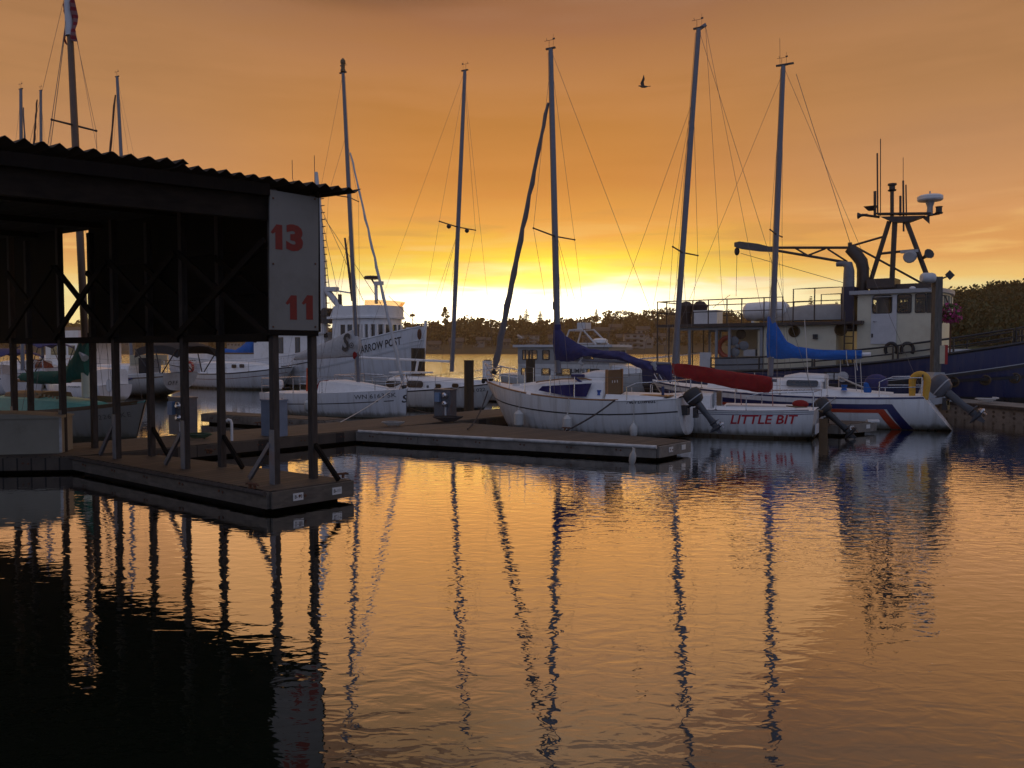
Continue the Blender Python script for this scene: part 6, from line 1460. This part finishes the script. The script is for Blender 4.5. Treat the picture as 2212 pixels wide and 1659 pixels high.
# woodland mass on the slope
wd = MB()
def in_town(px, u): return 930 < px < 1480 and u < .42
for i in range(1500):
    px = rng.uniform(-300, 2500); u = rng.uniform(.10, 1.0) ** .8
    if in_town(px, u) and rng.random() < .32: continue
    Y = YS + (YR - YS) * u; x = at(px, 700, Y).x; s_ = rng.uniform(3.2, 6.0) * (1.15 if u > .6 else .9)
    leafcloud(wd, (x, Y, HT(x, Y) + s_ * .55), s_ * 1.3, s_, 60, s_ * .26, rng, 6)
wd.build('woodland', LEAF, smooth=0, kind='stuff')
def tree(px, ytop, ybase, Y, w, label, kind='broad', m=LEAF, group='trees on the skyline'):
    base = at(px, ybase, Y); top = at(px, ytop, Y); h = top.z - base.z
    t = thing({'broad': 'broadleaf_tree', 'conifer': 'conifer_tree', 'poplar': 'poplar_tree'}[kind], label, 'tree', base, 0, group)
    r = rng; hw_ = w / 2 * Y / F
    tk = MB().tube([(0, 0, -3), (.1, 0, h * .35), (-.05, .1, h * .7), (0, 0, h * .95)], [h * .035, h * .028, h * .018, h * .004], 7)
    cr_ = MB()
    if kind == 'conifer':
        lv = 15
        for k in range(lv):
            u = k / (lv - 1); z = h * (.20 + .80 * u); rad = hw_ * (1 - u) ** .8 * r.uniform(.7, 1.15) + .25
            for j in range(int(10 - 4 * u)):
                a = r.uniform(0, 6.28); l = rad * r.uniform(.6, 1.1); d = Vector((math.cos(a), math.sin(a), r.uniform(-.22, .05)))
                tk.tube([(0, 0, z), d * l * .8 + Vector((0, 0, z))], [h * .006, h * .002], 4)
                for q in range(6):
                    f = .25 + .75 * q / 5; c = d * l * f + Vector((0, 0, z)); k_ = max(1.1, l * .30)
                    sd = Vector((-d.y, d.x, r.uniform(-.3, .3))) * k_ * (1.2 - f * .7); cr_.add([c - d * k_ * .6, c - sd - Vector((0, 0, k_ * .35)), c + d * k_ * .6, c + sd - Vector((0, 0, k_ * .25))], [(0, 1, 2, 3)])
    elif kind == 'poplar':
        for k in range(9):
            u = k / 8; leafcloud(cr_, (0, 0, h * (.14 + .76 * u)), hw_ * (1.15 - .65 * abs(u - .35)), h * .13, 90, hw_ * .22, r, 5)
    else:
        for k in range(5):
            a = r.uniform(0, 6.28); tk.tube([(0, 0, h * (.3 + .05 * k)), (math.cos(a) * hw_ * .7, math.sin(a) * hw_ * .6, h * (.6 + .06 * k))], [h * .018, h * .004], 5)
        leafcloud(cr_, (0, 0, h * .66), hw_ * 1.25, h * .42, int(330), max(.35, hw_ * .10), r, 11)
    tk.build('trunk', BARK, t); cr_.build('crown', m, t, smooth=0); return t
tree(963, 663, 703, 640, 18, 'tall narrow poplar rising above the hill, left of the bare mast', 'poplar')
tree(1137, 667, 706, 640, 30, 'taller of the two conifers on the skyline by the dark furled jib', 'conifer')
tree(1124, 680, 706, 640, 20, 'smaller conifer touching the left of the tallest skyline conifer', 'conifer')
tree(1167, 671, 706, 640, 26, 'broad conifer on the skyline just left of the dark-blue-covered mast', 'conifer')
tree(1288, 668, 700, 640, 16, 'small pointed conifer on the skyline right of the dark-blue-covered mast', 'conifer')
tree(1447, 664, 690, 640, 12, 'thin conifer on the skyline left of the tug railing', 'conifer')
for px, yt, w, lab in ((1020, 688, 30, 'rounded tree right of the poplar'), (1060, 690, 40, 'low rounded tree behind the dark furled jib'), (1222, 686, 40, 'rounded tree right beside the dark-blue-covered mast'), (1262, 688, 34, 'rounded tree between mast and small pointed conifer'),
                       (1340, 671, 34, 'bushy tree left of the highest ridge bump'), (1365, 674, 40, 'broad round-topped tree left of the red-covered boat mast'), (1410, 668, 44, 'broad round-topped tree just left of the tug railing'), (1320, 677, 30, 'ragged tree on the skyline above the small houses'),
                       (905, 702, 40, 'sloping broad tree at the left end of the lit hill'), (935, 697, 36, 'broad tree on the hill just left of the poplar')):
    tree(px, yt, yt + 28, 640, w, lab, 'broad')
for px, yt, w, lab, k in ((1751, 640, 34, 'conifer seen over the grey dinghy on the blue vessel', 'conifer'), (1806, 652, 30, 'spreading conifer left of the exhaust stack', 'conifer'), (1490, 660, 30, 'broad tree behind the after end of the tug railing', 'broad'), (1560, 668, 40, 'low tree behind the white deck box', 'broad'), (1785, 664, 50, 'low broad tree between the two conifers by the tug railing', 'broad'), (1700, 668, 50, 'low broad tree behind the liferaft canister', 'broad')):
    tree(px, yt, 700, 520, w, lab, k)
# nearer wooded hill on the right
RP2 = [(1820, 700), (1900, 668), (1990, 645), (2045, 634), (2100, 630), (2150, 628), (2212, 622), (2300, 606), (2600, 590)]
def near_hill():
    b = MB(); cols = 50; rows = 12; vs = []
    for j in range(rows + 1):
        u = j / rows; Y = 120 + 120 * u
        for i in range(cols + 1):
            px = 1790 + 900 * i / cols; top = at(px, ridge(RP2, px) + 8, 240).z; ed = min(1, max(0, (px - 1790) / 150)) 
            x = at(px, 700, Y).x; vs.append(Vector((x, Y, -.4 + (.4 + 1.8 * ed * min(1, u * 8) + (top - 2) * u ** 1.1) * (1 if j else 0))))
    n = cols + 1; b.add(vs, [(j * n + i, j * n + i + 1, (j + 1) * n + i + 1, (j + 1) * n + i) for j in range(rows) for i in range(cols)])
    b.build('right_hill', mat('near_slope', (.035, .05, .016), .95, .35, .08), kind='structure')
near_hill()
rw = MB()
for i in range(800):
    px = rng.uniform(1850, 2650); u = rng.uniform(.12, 1.0); Y = 120 + 120 * u; x = at(px, 700, Y).x
    top = at(px, ridge(RP2, px) + 8, 240).z; z = 1.4 + (top - 2) * u ** 1.1; s_ = rng.uniform(2.2, 4.0)
    leafcloud(rw, (x, Y, z + s_ * .3), s_ * 1.3, s_, 150, s_ * .13, rng, 9)
rw.build('hillside_bushes', LEAFG, smooth=0, kind='stuff')
for px, yt, yb, w, lab in ((2052, 630, 652, 36, 'low tree on the right hill next to the wheelhouse'), (2100, 622, 645, 60, 'round airy tree on the right hill top, middle of three'), (2165, 607, 640, 80, 'broad airy tree on the right hill near the picture edge'), (2222, 598, 640, 80, 'tallest airy tree at the right picture edge')):
    tree(px, yt, yb, 232, w, lab, 'broad', LEAFG, 'trees on the right hill')

# houses across the water
HWALL = mat('house_wall', (.26, .245, .22), .8, .12, .3); HROOF = mat('house_roof', (.06, .05, .045), .8, .25, .4)
HWALL2 = mat('house_wall_tan', (.12, .105, .085), .8, .15, .3)
def house(px, ybase, w, h, u, label, kind='gable', wall=HWALL, floors=1, nwin=3, rz=0.):
    Y = YS + (YR - YS) * u; p = at(px, ybase, Y); m_ = Y / F; W = w * m_; Hh = h * m_; D = max(7, W * .55)
    t = thing('apartment_block' if floors > 2 else 'house', label, 'building', (p.x, p.y, p.z), rz, 'houses across the water')
    MB().box((0, D / 2, Hh / 2 - 1.5), (W, D, Hh + 3)).build('wall', wall, t)
    if kind == 'gable':
        MB().prism([(-W / 2 - .5, -.6, Hh), (W / 2 + .5, -.6, Hh), (W / 2 + .5, D / 2, Hh + W * .16 + 1), (-W / 2 - .5, D / 2, Hh + W * .16 + 1)], (0, 0, .3)).prism([(-W / 2 - .5, D + .6, Hh), (W / 2 + .5, D + .6, Hh), (W / 2 + .5, D / 2, Hh + W * .16 + 1), (-W / 2 - .5, D / 2, Hh + W * .16 + 1)], (0, 0, .29)).build('roof', HROOF, t)
    elif kind == 'front':
        MB().prism([(-W / 2 - .4, -.3, Hh), (W / 2 + .4, -.3, Hh), (0, -.3, Hh + W * .62)], (0, D, 0)).build('roof', wall, t)
    else:
        MB().box((0, D / 2, Hh + .25), (W + .8, D + .8, .5)).build('roof', HROOF, t)
    for f in range(floors):
        z = Hh * (f + .55) / floors
        for k in range(nwin):
            x = -W / 2 + W * (k + .5) / nwin; MB().box((x, -.04, z), (W / nwin * .5, .12, Hh / floors * .42)).build('window', GLASS, t)
        if floors > 1: MB().box((-W * .12, -.8, Hh * (f + .16) / floors), (W * .74, 1.6, .9)).build('balcony', wall, t)
    return t
house(1142, 746, 46, 21, .22, 'white three storey apartment block with balconies across the water', 'flat', HWALL, 3, 4)
house(1371, 752, 44, 30, .12, 'white stepped apartment building across the water, left of the tug', 'flat', HWALL, 3, 3); house(1352, 753, 30, 14, .08, 'low white house stepped in front of the white apartment building', 'flat', HWALL, 1, 3)
house(1402, 748, 18, 9, .14, 'small white house with steep gable right of the stepped building', 'front', HWALL, 1, 1)
house(1034, 746, 24, 10, .18, 'small pale house between bare mast and dark furled jib', 'gable', HWALL, 1, 2); house(1050, 744, 18, 8, .24, 'small house just right of the pale house by the dark furled jib', 'gable', HWALL2)
house(985, 748, 30, 9, .12, 'low house at the shore just right of the bare white mast', 'gable', HWALL2); house(938, 752, 26, 7, .08, 'low house near the bow of the big white workboat', 'gable', HWALL2)
house(1300, 724, 34, 8, .42, 'wide house higher on the slope, right of the radar arch', 'gable', HWALL2, 1, 4); house(1330, 716, 26, 8, .5, 'upper house on the slope above the stepped building', 'gable', HWALL2); house(1270, 742, 22, 9, .2, 'house behind the white radar dome', 'gable', HWALL2)
house(1390, 722, 28, 9, .42, 'upper pale house left of the tug railing', 'gable', HWALL, 1, 3); house(1345, 740, 26, 10, .22, 'tan house behind the low white house', 'gable', HWALL2); house(1425, 738, 26, 10, .25, 'pale house partly behind the after deck of the tug', 'gable', HWALL)
house(1200, 742, 30, 10, .2, 'pale house behind the dark blue sail cover', 'gable', HWALL2); house(1090, 748, 24, 8, .12, 'low tan house left of the apartment block', 'gable', HWALL2)
house(520, 750, 60, 10, .10, 'long white building with a row of windows, behind the boathouse', 'gable', HWALL, 1, 8); house(400, 752, 70, 14, .08, 'long grey-roofed shed behind the boathouse', 'gable', HWALL2, 1, 5); house(120, 752, 120, 22, .06, 'big grey-roofed building at far left behind the moored boats', 'gable', HWALL2, 1, 6); house(255, 750, 50, 12, .1, 'tan building between boathouse posts', 'gable', HWALL2, 1, 4)
hp_ = at(2206, 700, 190); t = thing('house', 'small white house among the trees on the right hill', 'building', hp_, R(-20), 'houses across the water')
MB().box((0, 2, 1.2), (4.5, 4, 3.0)).build('wall', HWALL, t); MB().prism([(-2.6, -.3, 2.7), (2.6, -.3, 2.7), (2.6, 2, 4.0), (-2.6, 2, 4.0)], (0, 0, .2)).prism([(-2.6, 4.3, 2.7), (2.6, 4.3, 2.7), (2.6, 2, 4.0), (-2.6, 2, 4.0)], (0, 0, .19)).build('roof', HROOF, t)
for k in range(3): MB().box((-1.4 + k * 1.4, -.03, 1.4), (.8, .1, .9)).build('window', GLASS, t)
# street lamps and tower on the far shore
def lamp(px, ytop, ybase, Y, label, tower=False):
    p = at(px, ybase, Y); h = at(px, ytop, Y).z - p.z
    t = thing('street_lamp' if not tower else 'mast_tower', label, 'tower' if tower else 'street lamp', p, 0)
    MB().tube([(0, 0, -1), (0, 0, h)], [.35, .25] if tower else [.22, .15], 6).build('pole', BROWNP, t)
    if tower: MB().lathe([(.3, -1.2), (1.9, -1.0), (2.2, .8), (.5, 1.2)], (0, 0, h - 3), n=10).build('aerial_cluster', BROWNP, t)
    else: MB().tube([(0, 0, h), (-2.0, -1, h + 1.3)], .5, 6).build('lamp_head', PALEG, t)
lamp(891, 673, 712, 640, 'slim radio mast on the hill left of the poplar', True)
lamp(1127, 730, 748, 380, 'pale street lamp in front of the apartment block')
# ------------------------------------------------------------------ evening haze over the water
def haze():
    m = bpy.data.materials.new('haze'); m.use_nodes = True; t = m.node_tree; t.nodes.clear()
    v = N(t, 'ShaderNodeVolumePrincipled'); v.inputs['Color'].default_value = (.95, .76, .48, 1); v.inputs['Density'].default_value = .00040; v.inputs['Anisotropy'].default_value = .65
    o = N(t, 'ShaderNodeOutputMaterial'); t.links.new(v.outputs[0], o.inputs['Volume'])
    MB().box((0, 420, 44), (1800, 1000, 92)).build('haze', m, smooth=0, kind='stuff')
haze()
